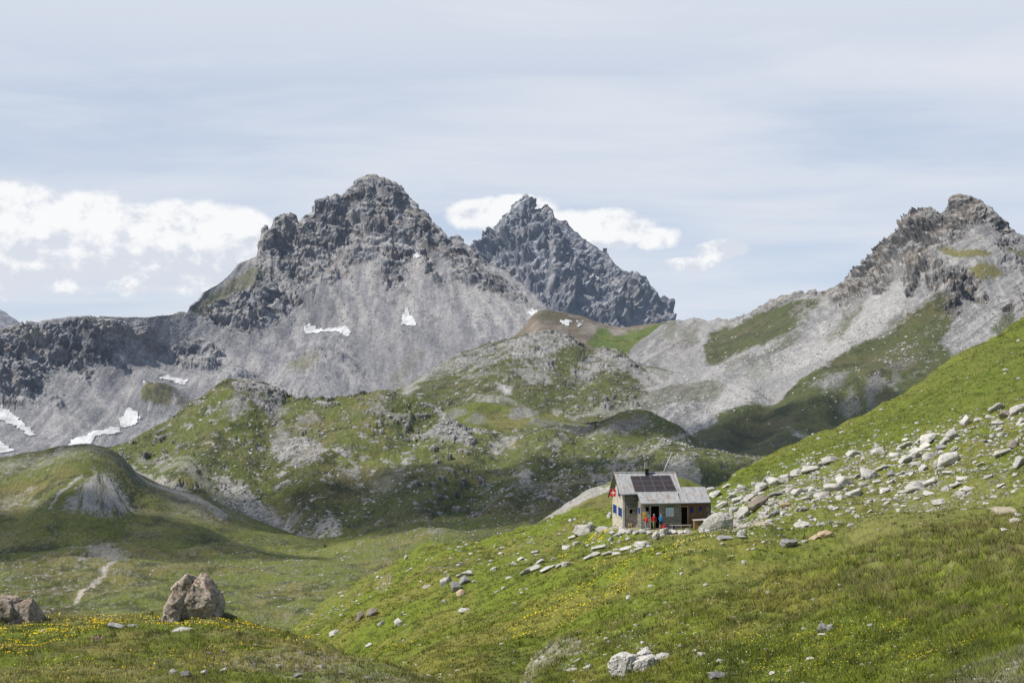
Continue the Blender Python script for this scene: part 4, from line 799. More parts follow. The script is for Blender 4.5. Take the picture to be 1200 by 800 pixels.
G1 = 'pale boulders of the rockfall right of the hut'; L1 = 'pale limestone boulder strewn in the rockfall on the slope right of the hut'
L1g = 'grey boulder strewn in the rockfall on the slope right of the hut'
R1 = [(1092, 518, 22, 11), (1108, 520, 14, 9), (1105, 527, 12, 8, 'g'), (1063, 524, 20, 8), (1078, 518, 10, 5), (1075, 530, 16, 6), (975, 541, 22, 7), (1005, 533, 20, 8), (1030, 529, 16, 5), (1056, 528, 10, 4), (1062, 542, 20, 9), (1074, 537, 18, 8), (1090, 538, 16, 9), (1098, 548, 9, 10), (1082, 551, 12, 8), (1075, 545, 12, 5), (1020, 560, 20, 13), (992, 568, 18, 14), (977, 575, 22, 11), (965, 583, 20, 7), (1002, 581, 21, 10), (1035, 550, 18, 6), (1045, 558, 12, 7, 'g'), (1057, 556, 10, 5), (1078, 574, 28, 12), (1093, 568, 20, 9), (1062, 578, 16, 5), (1038, 577, 12, 6), (1045, 566, 9, 5), (1104, 590, 20, 6), (1122, 570, 16, 6), (1130, 562, 14, 5), (1127, 580, 14, 5), (1136, 575, 12, 6), (1160, 490, 8, 5), (1170, 497, 14, 5), (1172, 505, 9, 5), (1147, 493, 10, 4), (1176, 511, 12, 6), (1155, 518, 10, 4, 'g'), (1165, 512, 9, 5), (1192, 523, 14, 10, 'b'), (1178, 533, 20, 8), (1125, 537, 10, 4), (1198, 497, 12, 8),
      (822, 624, 7, 6), (873, 606, 17, 14), (866, 607, 9, 6), (895, 607, 12, 8), (904, 606, 10, 7), (911, 603, 9, 8, 'g'), (918, 603, 8, 5), (869, 574, 11, 7), (893, 575, 15, 10), (900, 564, 14, 6, 'g'), (912, 567, 22, 10), (922, 563, 16, 8), (935, 557, 17, 8), (951, 553, 20, 8), (965, 546, 20, 5), (912, 581, 20, 6, 'g'), (840, 581, 15, 6), (833, 575, 11, 5), (852, 571, 11, 5), (858, 583, 11, 6), (866, 588, 15, 7), (940, 578, 19, 8), (956, 577, 15, 8), (922, 594, 14, 6, 'o'), (907, 592, 11, 6), (935, 599, 8, 7), (943, 599, 10, 6, 'g'), (956, 594, 7, 5), (976, 597, 7, 6), (951, 607, 8, 4, 'g'), (940, 617, 17, 7), (902, 612, 9, 4), (868, 628, 10, 8), (850, 632, 19, 5, 'g'), (873, 631, 16, 3), (943, 636, 8, 4), (959, 616, 5, 4), (964, 615, 5, 4), (973, 613, 6, 4, 'g'), (872, 659, 7, 3), (858, 653, 5, 3), (980, 618, 7, 3), (998, 617, 8, 5), (895, 636, 5, 3), (848, 594, 14, 7), (860, 600, 10, 7), (880, 586, 14, 8), (886, 580, 10, 6), (925, 575, 10, 5), (985, 585, 12, 5), (1012, 570, 10, 6), (1005, 560, 10, 6), (945, 585, 10, 4), (1050, 535, 12, 6), (1085, 525, 12, 7), (1120, 528, 10, 6), (1112, 556, 14, 6), (1068, 556, 10, 5), (1028, 566, 12, 5), (1090, 580, 14, 5), (1110, 575, 12, 5), (1075, 586, 8, 4), (1020, 588, 9, 4), (1040, 590, 8, 4), (1060, 594, 7, 3), (995, 600, 7, 4), (1150, 545, 10, 5), (1160, 560, 12, 5), (1175, 570, 10, 4), (1190, 558, 9, 5), (1165, 583, 8, 3)]
for r in R1:
    t = r[4] if len(r) > 4 else 'w'
    lab = {'w': L1, 'g': L1g, 'b': 'brown rock streaked with rust near the right end of the rockfall', 'o': 'tan slab lying between white rocks right of the brown boulder'}[t]
    put_rock(*r[:4], t, lab, {'w': G1, 'g': 'grey boulders of the rockfall right of the hut'}.get(t))
G2 = 'pale stones on the grass bank below and left of the hut'; L2 = 'pale stone lying on the grass bank below and left of the hut'
for r in [(694, 619, 11, 7), (705, 622, 13, 6), (672, 631, 11, 5), (715, 607, 6, 8), (665, 643, 11, 5), (675, 638, 8, 4), (628, 648, 10, 4), (610, 656, 9, 4), (603, 661, 7, 4), (579, 668, 8, 4), (618, 672, 16, 8), (628, 668, 14, 7), (643, 668, 19, 5), (665, 663, 14, 7), (657, 664, 10, 5), (633, 660, 11, 6), (596, 678, 7, 3), (690, 655, 14, 6), (698, 652, 14, 6), (703, 643, 20, 5), (712, 650, 14, 5), (722, 650, 9, 4), (735, 644, 15, 4), (752, 640, 19, 6), (749, 645, 11, 4), (761, 641, 7, 3), (736, 633, 6, 4), (716, 634, 6, 6), (725, 628, 11, 4), (500, 688, 9, 3), (545, 717, 14, 5), (433, 757, 10, 4), (392, 744, 13, 6), (447, 732, 8, 5), (476, 655, 4, 5), (520, 705, 6, 3), (557, 682, 7, 3), (590, 690, 5, 3), (579, 668, 7, 4), (742, 648, 8, 4), (772, 650, 6, 3), (650, 656, 8, 4), (690, 640, 7, 4)]:
    put_rock(*r, 'w', L2, G2)
for r in [(720, 626, 9, 5), (729, 625, 9, 6), (738, 625, 10, 6), (746, 626, 9, 5), (754, 625, 9, 6), (762, 626, 9, 5), (770, 632, 9, 11), (779, 626, 14, 10), (788, 625, 10, 5), (797, 625, 8, 4), (805, 624, 8, 4)]:
    put_rock(*r, 'w', 'rough pale stone in the low terrace edge in front of the hut', 'stones along the terrace edge in front of the hut', sink=.3)
G3 = 'small pale stones in the foreground grass right of centre'; L3 = 'small pale stone half buried in the foreground grass right of centre'
for r in [(737, 701, 6, 4), (827, 686, 6, 3), (677, 776, 11, 5), (690, 784, 11, 6), (672, 787, 13, 5), (822, 768, 11, 4), (814, 764, 6, 4), (1020, 734, 7, 4), (950, 773, 9, 4), (944, 738, 9, 3), (1113, 617, 6, 4), (1180, 622, 12, 4), (1190, 612, 12, 6), (1195, 605, 10, 5), (985, 686, 5, 3), (872, 661, 6, 3), (912, 684, 4, 2), (1048, 660, 4, 2), (800, 758, 7, 4), (845, 775, 9, 3), (768, 790, 7, 3), (905, 790, 7, 4), (1010, 780, 6, 3)]:
    put_rock(*r, 'w', L3, G3)
for r in [(20, 792, 7, 3), (50, 740, 6, 3), (114, 752, 5, 3), (305, 765, 7, 3), (262, 764, 6, 4), (375, 783, 10, 4), (400, 790, 9, 4), (350, 793, 12, 5), (430, 796, 10, 4), (300, 757, 6, 3), (90, 770, 4, 2), (245, 766, 5, 3), (325, 782, 9, 4), (340, 771, 6, 3)]:
    put_rock(*r, random.choice('wg'), 'small stone in the short grass of the left knoll', 'small stones on the left knoll')
ROCKPOLY = [(820, 600), (850, 578), (900, 562), (960, 540), (1040, 522), (1120, 498), (1200, 474), (1300, 440), (1300, 560), (1200, 575), (1110, 596), (1000, 612), (900, 650), (830, 640)]
def in_poly(x, y, P):
    c = False
    for k in range(len(P)):
        (x0, y0), (x1, y1) = P[k], P[(k + 1) % len(P)]
        if (y0 > y) != (y1 > y) and x < (x1 - x0) * (y - y0) / (y1 - y0) + x0: c = not c
    return c
cnt = 0
while cnt < 70:
    x, y = random.uniform(820, 1215), random.uniform(478, 650)
    if in_poly(x, y, ROCKPOLY) and pn(np.array([[x / 22, y / 12, 3.]]))[0] > -.1:
        w = random.uniform(3.5, 8); put_rock(x, y, w, w * random.uniform(.4, .7), 'w', L1, G1); cnt += 1

# pebbles and far stones: uncountable
def stone_field(name, key, n, dens, smin, smax, mat, label, light=.45):
    s = SH[key]; w = dens * 1.0; w[s.nvis - 1:] = 0; w = w[:-1, :-1].ravel(); cum = np.cumsum(w)
    if cum[-1] <= 0: return
    idx = np.searchsorted(cum, rng.random(n) * cum[-1]); r, c = np.unravel_index(np.clip(idx, 0, len(w) - 1), (s.R - 1, s.C - 1))
    P = s.P[r, c] + (s.P[r, c + 1] - s.P[r, c]) * rng.random((n, 1)) + (s.P[r + 1, c] - s.P[r, c]) * rng.random((n, 1))
    bm = bmesh.new(); bmesh.ops.create_icosphere(bm, subdivisions=1, radius=.5)
    V = np.array([v.co[:] for v in bm.verts]); Fc = np.array([[v.index for v in f.verts] for f in bm.faces]); bm.free()
    nv = len(V)
    size = (smin + (smax - smin) * rng.random(n) ** 3) * P[:, 1] / F
    VV = V[None] * (1 + .5 * (rng.random((n, nv, 1)) - .5)) * np.stack([1 + .8 * rng.random(n), np.ones(n), .45 + .4 * rng.random(n)], -1)[:, None] * size[:, None, None]
    a = rng.random(n) * 6.28; ca, sa = np.cos(a)[:, None], np.sin(a)[:, None]
    X = VV[..., 0] * ca - VV[..., 1] * sa; Y = VV[..., 0] * sa + VV[..., 1] * ca
    VV = np.stack([X, Y, VV[..., 2]], -1) + P[:, None]
    FF = (Fc[None] + (np.arange(n) * nv)[:, None, None]).reshape(-1, 3)
    g = light * (.55 + .6 * rng.random(n)); col = np.stack([g, g * .97, g * .93], -1)
    col = np.repeat(col[:, None], nv, 1)
    link(name, mesh_np(name, VV, FF, col, smooth=False), mat, kind='stuff', label=label)
M_st = terrain_mat('stone_field', .3, .012, .3)
M_st0 = terrain_mat('near_pebbles', .03, 0, .3)
def D_(key, base, polys):
    s = SH[key]; w = np.full(s.PX.shape, base, float)
    for pts, v, fe in polys: w = np.maximum(w, v * s.poly(pts, fe, 10))
    return w * sst(-.25, .3, s.W1 + .5 * s.fine) + base * .3
stone_field('scattered_stones', 'cc', 5200, D_('cc', .12, [([(246, 558), (300, 570), (350, 610), (410, 615), (400, 640), (330, 635), (260, 590)], 1.6, 10), ([(140, 535), (200, 560), (280, 600), (280, 620), (190, 600), (120, 560)], .7, 14), ([(690, 565), (760, 530), (830, 490), (850, 500), (770, 545), (700, 575)], 1.4, 8), ([(560, 560), (640, 540), (720, 520), (740, 560), (640, 590), (560, 600)], .7, 14), ([(320, 480), (380, 480), (380, 550), (310, 550)], .7, 12), ([(430, 465), (560, 500), (560, 530), (480, 520), (430, 490)], .7, 12), ([(775, 535), (815, 535), (825, 590), (775, 590)], 1.6, 8), ([(390, 590), (460, 560), (500, 550), (500, 575), (420, 610)], .7, 10)]), .9, 4.2, M_st, 'pale stones scattered over the hill across the valley')
stone_field('scattered_stones', 'ca', 4200, D_('ca', .22, [([(90, 628), (160, 650), (140, 662), (90, 648)], 2, 8), ([(0, 670), (60, 660), (90, 690), (40, 720), (0, 715)], 1.2, 16), ([(240, 640), (340, 630), (420, 628), (440, 640), (330, 665), (250, 690)], 1.2, 16), ([(480, 610), (620, 600), (640, 620), (520, 640)], 1., 12), ([(60, 625), (200, 625), (200, 640), (80, 640)], 1.2, 10)]), .8, 3.2, M_st, 'pale stones scattered over the valley floor')
stone_field('scattered_stones', 'cd', 2600, D_('cd', .12, [([(530, 400), (680, 390), (740, 420), (740, 450), (600, 455), (530, 440)], .6, 14), ([(660, 480), (740, 455), (860, 455), (860, 490), (700, 500)], 1.3, 14)]), .8, 3, M_st, 'pale stones scattered over the rocky hill')
stone_field('scattered_stones', 'f', 7000, D_('f', .06, [([(780, 430), (850, 425), (940, 395), (1010, 360), (1040, 375), (960, 435), (900, 465), (800, 500), (720, 530), (700, 500)], 1.6, 20), ([(1100, 370), (1180, 350), (1200, 390), (1120, 425), (1040, 440), (1030, 420)], .9, 16), ([(940, 440), (1060, 440), (1030, 490), (940, 470)], .5, 12), ([(770, 530), (830, 530), (830, 590), (770, 590)], .9, 10)]), .8, 3.2, M_st, 'pale blocks scattered over the scree apron of the right peak')
stone_field('scattered_stones', 'd', 5200, D_('d', .25, [([(400, 370), (560, 370), (580, 400), (480, 450), (400, 430), (330, 450), (200, 440), (200, 425), (330, 410)], 1., 30)]), .7, 2.6, M_st, 'grey blocks scattered over the scree of the left mountain', .3)
stone_field('pebbles', 'b', 14000, D_('b', .05, [(ROCKPOLY, 1.6, 16), ([(1090, 790), (1200, 765), (1300, 760), (1300, 830), (1080, 830)], 1.4, 10), ([(590, 805), (640, 780), (700, 772), (800, 758), (860, 770), (700, 800)], .7, 14), ([(680, 625), (720, 620), (800, 622), (800, 640), (690, 650)], .3, 12)]), .8, 6., M_st0, 'small pale pebbles strewn over the hut slope')
stone_field('pebbles', 'a', 900, D_('a', .2, [([(330, 765), (430, 785), (520, 810), (520, 830), (380, 812), (240, 800), (300, 780)], 2., 14)]), 1, 4, M_st0, 'small pale pebbles strewn over the left knoll', .35)

# ------------------------------------------------------------------ grass and flowers
def tufts(name, key, n, dens, blades, hmin, hmax, wpx, colf, label, mat, hmul=None, tint=None):
    s = SH[key]; w = dens.copy(); w[s.nvis - 1:] = 0; w = w[:-1, :-1].ravel(); cum = np.cumsum(w)
    idx = np.searchsorted(cum, rng.random(n) * cum[-1]); r, c = np.unravel_index(np.clip(idx, 0, len(w) - 1), (s.R - 1, s.C - 1))
    P = s.P[r, c] + (s.P[r, c + 1] - s.P[r, c]) * rng.random((n, 1)) + (s.P[r + 1, c] - s.P[r, c]) * rng.random((n, 1))
    Nn = s.normals()[r, c]; col = s.col[r, c] * colf
    k = blades; px = (P[:, 1] / F)[:, None]
    big = 1 + 1.2 * np.clip(fbm(P / 1.7, 2, 201), 0, 1)
    if hmul is not None: big = big * hmul[r, c]
    if tint is not None: col = .3 * col + .7 * np.array(tint)
    h = (hmin + (hmax - hmin) * rng.random((n, k)) ** 1.5) * big[:, None]
    h = np.minimum(np.maximum(h, 1.2 * px), 9 * px)
    ang = rng.random((n, k)) * 6.283; lean = .25 + .75 * rng.random((n, k))
    base = P[:, None] + np.stack([rng.normal(size=(n, k)), rng.normal(size=(n, k)), np.zeros((n, k))], -1) * (px * 1.6)[..., None]
    tip = base + np.stack([np.cos(ang) * lean, np.sin(ang) * lean, np.ones((n, k))], -1) * h[..., None]
    wv = np.stack([np.cos(ang + 1.57) * .3 + .8, np.sin(ang + 1.57) * .3, 0 * ang], -1) * (np.maximum(.004, wpx * px * (.5 + rng.random((n, k)))) * .5)[..., None]
    base[..., 2] -= .02
    V = np.stack([base - wv, base + wv, tip], 2)
    cb = col[:, None] * (.6 + .95 * rng.random((n, k, 1))) * (1 - .55 * sst(.02, .4, fbm(P / .45, 4, 202, .75)))[:, None, None]; dry = (rng.random((n, k, 1)) < .2)
    cb = np.where(dry, cb * .4 + np.array([.2, .175, .08]) * .6, cb)
    cc = np.stack([cb * .85, cb * .85, cb * 1.25], 2)
    nr = Nn[:, None, None] + .55 * rng.normal(size=(n, k, 1, 3)); nr = np.broadcast_to(nr / np.linalg.norm(nr, axis=-1, keepdims=True), V.shape)
    me = mesh_np(name, V, np.arange(n * k * 3).reshape(-1, 3), cc, True, nr)
    return link(name, me, mat, kind='stuff', label=label)
mg, tg, bg = new_mat('grass_blades')
at = tg.n('ShaderNodeAttribute', attribute_name='Col').outputs['Color']
tg.L.new(at, bg.inputs['Base Color'])
tr = tg.n('ShaderNodeBsdfTranslucent'); tg.L.new(tg.mix(1., at, (1.2, 1.25, .7, 1), 'MULTIPLY'), tr.inputs['Color'])
mx = tg.n('ShaderNodeMixShader'); mx.inputs[0].default_value = .3
tg.L.new(bg.outputs[0], mx.inputs[1]); tg.L.new(tr.outputs[0], mx.inputs[2]); tg.L.new(mx.outputs[0], tg.N['Material Output'].inputs[0])
inb = ((b.PX > 330) & (b.PX < 1280) & (b.PY < 895)).astype(float)
path = np.clip((b.col[..., 0] - b.col[..., 1] + .01) / .05, 0, 1)
cl = .35 + sst(-.3, .3, fbm(b.P / .9, 3, 203))
cellA = np.linalg.norm(np.cross(np.gradient(b.PX, axis=1)[..., None] * [1, 0, 0], np.gradient(b.PY, axis=0)[..., None] * [0, 1, 0]), axis=-1)
nf = 1 + 1.6 * sst(640, 780, b.PY)
db = inb * (1 - path) * cl * cellA * nf * (1 - hutflat * (b.PY < 640) * .9)
tufts('grass', 'b', 150000, db, 4, .05, .2, .8, 1.2, 'short alpine grass on the hut hillside', mg, 1 + 1.5 * tm)
frontb = sst(600, 700, b.PY) * inb * cellA * (1 - path)
tufts('herbs', 'b', 5200, frontb * (sst(.12, .38, fbm(b.P / 1.6, 3, 210)) + .04), 9, .1, .26, .9, 1., 'dark green herbs in clumps on the hut hillside', mg, None, (.05, .085, .016))
tufts('dry_grass', 'b', 9000, (tm * 1.5 + .5 * b.poly([(620, 760), (900, 700), (1200, 640), (1200, 700), (900, 740), (700, 790)], 30, 14) + .08) * inb * cellA * (1 - path) * (.2 + sst(-.1, .3, fbm(b.P / 2.2, 3, 211))), 6, .12, .3, .6, 1., 'straw coloured grass tussocks on the hut hillside', mg, None, (.25, .225, .11))
ina = ((a.PX > -80) & (a.PX < 620) & (a.PY < 860)).astype(float)
cla = .3 + sst(-.3, .3, fbm(a.P / .5, 3, 204)); cellAa = np.abs(np.gradient(a.PY, axis=0))
tufts('grass', 'a', 42000, ina * cla * cellAa * (1 - np.clip((a.col[..., 0] - a.col[..., 1]) / .06, 0, 1)), 5, .03, .1, .7, 1.45, 'short flowery grass on the left knoll', mg)
tufts('herbs', 'a', 1500, ina * cellAa * sst(.15, .4, fbm(a.P / .7, 3, 212)), 8, .05, .13, .8, 1., 'dark green herbs in clumps on the left knoll', mg, None, (.05, .09, .016))

def flowers(name, key, n, dens, spx, colr, label, mat):
    s = SH[key]; w = dens.copy(); w[s.nvis - 1:] = 0; w = w[:-1, :-1].ravel(); cum = np.cumsum(w)
    if cum[-1] <= 0: return
    idx = np.searchsorted(cum, rng.random(n) * cum[-1]); r, c = np.unravel_index(np.clip(idx, 0, len(w) - 1), (s.R - 1, s.C - 1))
    P = s.P[r, c] + (s.P[r, c + 1] - s.P[r, c]) * rng.random((n, 1)) + (s.P[r + 1, c] - s.P[r, c]) * rng.random((n, 1))
    px = P[:, 1] / F; R_ = px * spx * (.5 + .8 * rng.random(n))
    P[:, 2] += np.minimum(.06 + .1 * rng.random(n), 2.5 * px)
    ax = np.stack([np.ones(n), 0 * px, .2 * rng.normal(size=n)], -1); ay = np.stack([.2 * rng.normal(size=n), .75 + 0 * px, .65 + 0 * px], -1)
    V = np.stack([P + (ax * math.cos(t) + ay * math.sin(t)) * (R_ * (1 if k % 2 == 0 else .75))[:, None] for k, t in enumerate(np.arange(6) * math.pi / 3)], 1)
    base = (np.arange(n) * 6)[:, None, None]; FF = (np.array([[0, 1, 2, 3], [0, 3, 4, 5]])[None] + base).reshape(-1, 4)
    col = np.array(colr) * (.7 + .5 * rng.random((n, 1, 1))) * np.ones((n, 6, 1))
    link(name, mesh_np(name, V, FF, col, False), mat, kind='stuff', label=label)
mfl, tfl, bfl = new_mat('petals'); tfl.L.new(tfl.n('ShaderNodeAttribute', attribute_name='Col').outputs['Color'], bfl.inputs['Base Color'])
da = np.zeros(a.PX.shape)
for pts, v in [([(-20, 728), (130, 726), (300, 728), (330, 740), (280, 742), (150, 736), (100, 745), (60, 765), (20, 770), (-20, 765)], 1.), ([(-20, 735), (70, 738), (60, 755), (-20, 760)], 1.6), ([(300, 738), (370, 755), (390, 765), (330, 755)], .8), ([(100, 732), (130, 731), (130, 737), (100, 738)], 5), ([(180, 732), (270, 733), (270, 738), (180, 738)], 2.4), ([(0, 770), (300, 760), (300, 800), (0, 800)], .15)]:
    da = np.maximum(da, v * a.poly(pts, 6, 8))
flowers('wildflowers', 'a', 1700, da * sst(-.2, .3, fbm(a.P / .7, 3, 206)) * cellAa, .75, (.72, .52, .015), 'yellow flowers in the grass of the left knoll', mfl)
dbf = np.zeros(b.PX.shape)
for pts, v in [([(590, 735), (650, 705), (720, 680), (790, 660), (850, 640), (830, 655), (760, 685), (700, 705), (640, 730), (600, 748)], 1.), ([(440, 770), (470, 755), (500, 735), (520, 720), (530, 722), (500, 745), (460, 775)], 1.2), ([(635, 652), (655, 640), (660, 645), (640, 660)], 2), ([(690, 625), (715, 626), (700, 634), (680, 634)], 2.), ([(745, 655), (760, 652), (760, 658)], 1.5), ([(700, 658), (740, 652), (760, 655), (720, 672), (690, 670)], .8), ([(870, 755), (930, 750), (1190, 720), (1190, 745), (1100, 770), (1050, 790), (900, 795), (860, 775)], .25), ([(920, 748), (942, 748), (940, 756), (918, 756)], 2), ([(1050, 765), (1110, 760), (1120, 770), (1060, 775)], .9)]:
    dbf = np.maximum(dbf, v * b.poly(pts, 6, 8))
flowers('wildflowers', 'b', 1900, dbf * sst(-.25, .3, fbm(b.P / 2, 3, 207)) * cellA, .8, (.62, .5, .02), 'yellow flowers in the grass of the hut slope', mfl)
dw = np.zeros(b.PX.shape)
for pts, v in [([(690, 672), (720, 668), (740, 672), (700, 680)], 1), ([(800, 655), (840, 655), (840, 668), (790, 668)], 1), ([(790, 675), (800, 670), (800, 682)], 1), ([(820, 640), (860, 625), (950, 640), (900, 660)], .2), ([(700, 770), (860, 740), (1000, 740), (1150, 760), (1100, 790), (760, 795)], .2)]:
    dw = np.maximum(dw, v * b.poly(pts, 8, 8))
flowers('wildflowers', 'b', 800, dw * cellA, .6, (.7, .7, .6), 'white flowers in the grass of the hut slope', mfl)
flowers('wildflowers', 'a', 40, (a.poly([(232, 762), (250, 759), (248, 768), (234, 767)], 3, 3) * 8 + a.poly([(108, 750), (118, 749), (118, 752), (108, 753)], 2, 2) * 6 + a.poly([(195, 788), (202, 786), (202, 793)], 2, 2) * 5) * cellAa, .9, (.6, .28, .55), 'pink flower cushions on the left knoll', mfl)

# ------------------------------------------------------------------ the hut
YAW = math.radians(6.); cy_, sy_ = math.cos(YAW), math.sin(YAW)
HX, HY, HZ = HUT
HM = Matrix.Translation((HX, HY, HZ)) @ Matrix.Rotation(YAW, 4, 'Z')
def LX(px, y):
    k_ = (px - 600) / F
    return (k_ * (HY + y * cy_) - HX + y * sy_) / (cy_ - sy_ * k_)
def LZ(px, py, y):
    x = LX(px, y); Yw = HY + x * sy_ + y * cy_
    return float(unproj(px, py, Yw)[2]) - HZ

def add_box(bm, x0, x1, y0, y1, z0, z1, mi=0, M=None):
    vs = [bm.verts.new(Vector(p) if M is None else M @ Vector(p)) for p in ((x0, y0, z0), (x1, y0, z0), (x1, y1, z0), (x0, y1, z0), (x0, y0, z1), (x1, y0, z1), (x1, y1, z1), (x0, y1, z1))]
    for f in ((3, 2, 1, 0), (4, 5, 6, 7), (0, 1, 5, 4), (1, 2, 6, 5), (2, 3, 7, 6), (3, 0, 4, 7)):
        fc = bm.faces.new([vs[i] for i in f]); fc.material_index = mi
def add_tube(bm, pts, r, seg=8, mi=0, caps=True):
    pts = [Vector(p) for p in pts]; rings = []
    for i, p in enumerate(pts):
        d = (pts[min(i + 1, len(pts) - 1)] - pts[max(i - 1, 0)]).normalized()
        u = d.orthogonal().normalized() if i == 0 else (rings_u - d * rings_u.dot(d)).normalized()
        rings_u = u; v = d.cross(u); rr = r[i] if isinstance(r, (list, tuple)) else r
        rings.append([bm.verts.new(p + (u * math.cos(a_) + v * math.sin(a_)) * rr) for a_ in [2 * math.pi * k_ / seg for k_ in range(seg)]])
    for A, B in zip(rings, rings[1:]):
        for k_ in range(seg):
            f_ = bm.faces.new((A[k_], A[(k_ + 1) % seg], B[(k_ + 1) % seg], B[k_])); f_.material_index = mi; f_.smooth = True
    if caps:
        bm.faces.new(rings[0][::-1]).material_index = mi; bm.faces.new(rings[-1]).material_index = mi
def slab(bm, quad, th, mi=0):
    """quad: 4 corners of the top face; th: thickness straight down its normal"""
    q = [Vector(p) for p in quad]; n = (q[1] - q[0]).cross(q[3] - q[0]).normalized()
    if n.z < 0: n = -n
    lo = [p - n * th for p in q]; v = [bm.verts.new(p) for p in q + lo]
    for f in ((0, 1, 2, 3), (7, 6, 5, 4), (0, 4, 5, 1), (1, 5, 6, 2), (2, 6, 7, 3), (3, 7, 4, 0)):
        bm.faces.new([v[i] for i in f]).material_index = mi
def obj(name, bm, mats, parent=None, **kw):
    bmesh.ops.recalc_face_normals(bm, faces=bm.faces[:])
    me = bpy.data.meshes.new(name); bm.to_mesh(me); bm.free()
    for m_ in (mats if isinstance(mats, (list, tuple)) else [mats]): me.materials.append(m_)
    return link(name, me, None, parent, **kw)
def empty(name, M, label, cat, group=None):
    o = bpy.data.objects.new(name, None); COL.objects.link(o); o.matrix_world = M; o['label'] = label; o['category'] = cat
    o.empty_display_size = .3
    if group: o['group'] = group
    return o
def wall_holes(bm, x0, x1, z0, z1, y, th, holes, axis='x', mi=0):
    """vertical wall sheet with real openings and reveals; axis 'x' runs along x at depth y"""
    xs = sorted({x0, x1, *[h[0] for h in holes], *[h[1] for h in holes]}); zs = sorted({z0, z1, *[h[2] for h in holes], *[h[3] for h in holes]})
    for xa, xb in zip(xs, xs[1:]):
        for za, zb in zip(zs, zs[1:]):
            mx_, mz_ = (xa + xb) / 2, (za + zb) / 2
            if any(h[0] < mx_ < h[1] and h[2] < mz_ < h[3] for h in holes): continue
            bm.faces.new([bm.verts.new((xa, y, za)), bm.verts.new((xb, y, za)), bm.verts.new((xb, y, zb)), bm.verts.new((xa, y, zb))]).material_index = mi
    for a_, b_, c_, d_ in holes:
        for q in (((a_, c_), (a_, d_)), ((b_, c_), (b_, d_)), ((a_, c_), (b_, c_)), ((a_, d_), (b_, d_))):
            (p0, q0), (p1, q1) = q
            bm.faces.new([bm.verts.new((p0, y, q0)), bm.verts.new((p1, y, q1)), bm.verts.new((p1, y + th, q1)), bm.verts.new((p0, y + th, q0))]).material_index = mi

def stone_mat(name, c1, c2, mortar, bw=.5, rh=.2):
    m, t, bs = new_mat(name)
    co = t.n('ShaderNodeTexCoord').outputs['Object']; s3 = t.n('ShaderNodeSeparateXYZ'); t.L.new(co, s3.inputs[0])
    wn = t.noise(co, 2.2, 3); cv_ = t.n('ShaderNodeCombineXYZ')
    t.L.new(t.m('ADD', t.m('ADD', s3.outputs[0], s3.outputs[1]), t.m('MULTIPLY', wn, .25)), cv_.inputs[0]); t.L.new(t.m('ADD', s3.outputs[2], t.m('MULTIPLY', wn, .16)), cv_.inputs[1])
    br = t.n('ShaderNodeTexBrick'); t.L.new(cv_.outputs[0], br.inputs['Vector'])
    br.inputs['Scale'].default_value = 1; br.inputs['Brick Width'].default_value = bw; br.inputs['Row Height'].default_value = rh; br.inputs['Mortar Size'].default_value = .025; br.inputs['Mortar Smooth'].default_value = .4; br.inputs['Bias'].default_value = -.1
    br.inputs['Color1'].default_value = (*c1, 1); br.inputs['Color2'].default_value = (*c2, 1); br.inputs['Mortar'].default_value = (*mortar, 1)
    br.squash = 1.4; br.squash_frequency = 3; br.offset = .4
    n = t.noise(co, 5, 5, .65); hs = t.n('ShaderNodeHueSaturation'); t.L.new(br.outputs[0], hs.inputs['Color']); t.L.new(t.rng(n, .25, .75, .55, 1.5, False), hs.inputs['Value'])
    t.L.new(hs.outputs[0], bs.inputs['Base Color'])
    bump(t, bs, t.m('SUBTRACT', t.m('MULTIPLY', n, .6), t.m('MULTIPLY', br.outputs[1], .5)), .8, .06)
    return m
def roof_mat(name, rustk):
    m, t, bs = new_mat(name)
    co = t.n('ShaderNodeTexCoord').outputs['Object']
    mp_ = t.n('ShaderNodeMapping'); t.L.new(co, mp_.inputs[0]); mp_.inputs['Scale'].default_value = (3.2, .55, .55)
    st_ = t.noise(mp_.outputs[0], 1, 5, .6); pa = t.noise(co, 1.1, 5, .6); fi = t.noise(co, 9, 4, .6)
    c = t.ramp(t.m('ADD', t.m('MULTIPLY', pa, .6), t.m('MULTIPLY', fi, .4)), [(.35, (.27, .275, .28)), (.5, (.4, .405, .41)), (.65, (.49, .49, .49))])
    rf = t.rng(t.m('ADD', t.m('MULTIPLY', st_, .6), t.m('MULTIPLY', pa, .4)), .6 - rustk, .68 - rustk * .6)
    c = t.mix(t.m('MULTIPLY', rf, .75), c, t.ramp(fi, [(.35, (.2, .1, .05)), (.65, (.37, .27, .19))]))
    t.L.new(c, bs.inputs['Base Color']); bs.inputs['Roughness'].default_value = .55; bs.inputs['Metallic'].default_value = .15; bs.inputs['Specular IOR Level'].default_value = .4
    bump(t, bs, fi, .15, .02)
    return m
def board_mat(name, c, vertical=True):
    m, t, bs = new_mat(name)
    co = t.n('ShaderNodeTexCoord').outputs['Object']; mp_ = t.n('ShaderNodeMapping'); t.L.new(co, mp_.inputs[0])
    mp_.inputs['Scale'].default_value = (7, 7, .6) if vertical else (.6, .6, 7)
    n = t.noise(mp_.outputs[0], 1.2, 5, .6); hs = t.n('ShaderNodeHueSaturation'); hs.inputs['Color'].default_value = (*c, 1)
    t.L.new(t.rng(n, .3, .7, .6, 1.35, False), hs.inputs['Value']); t.L.new(hs.outputs[0], bs.inputs['Base Color']); bump(t, bs, n, .3, .02)
    return m
M_wall = stone_mat('dark_rubble_wall', (.13, .115, .095), (.27, .245, .205), (.2, .185, .16))
M_pale = stone_mat('pale_pointed_wall', (.42, .37, .29), (.6, .54, .44), (.66, .61, .52), .6, .26)
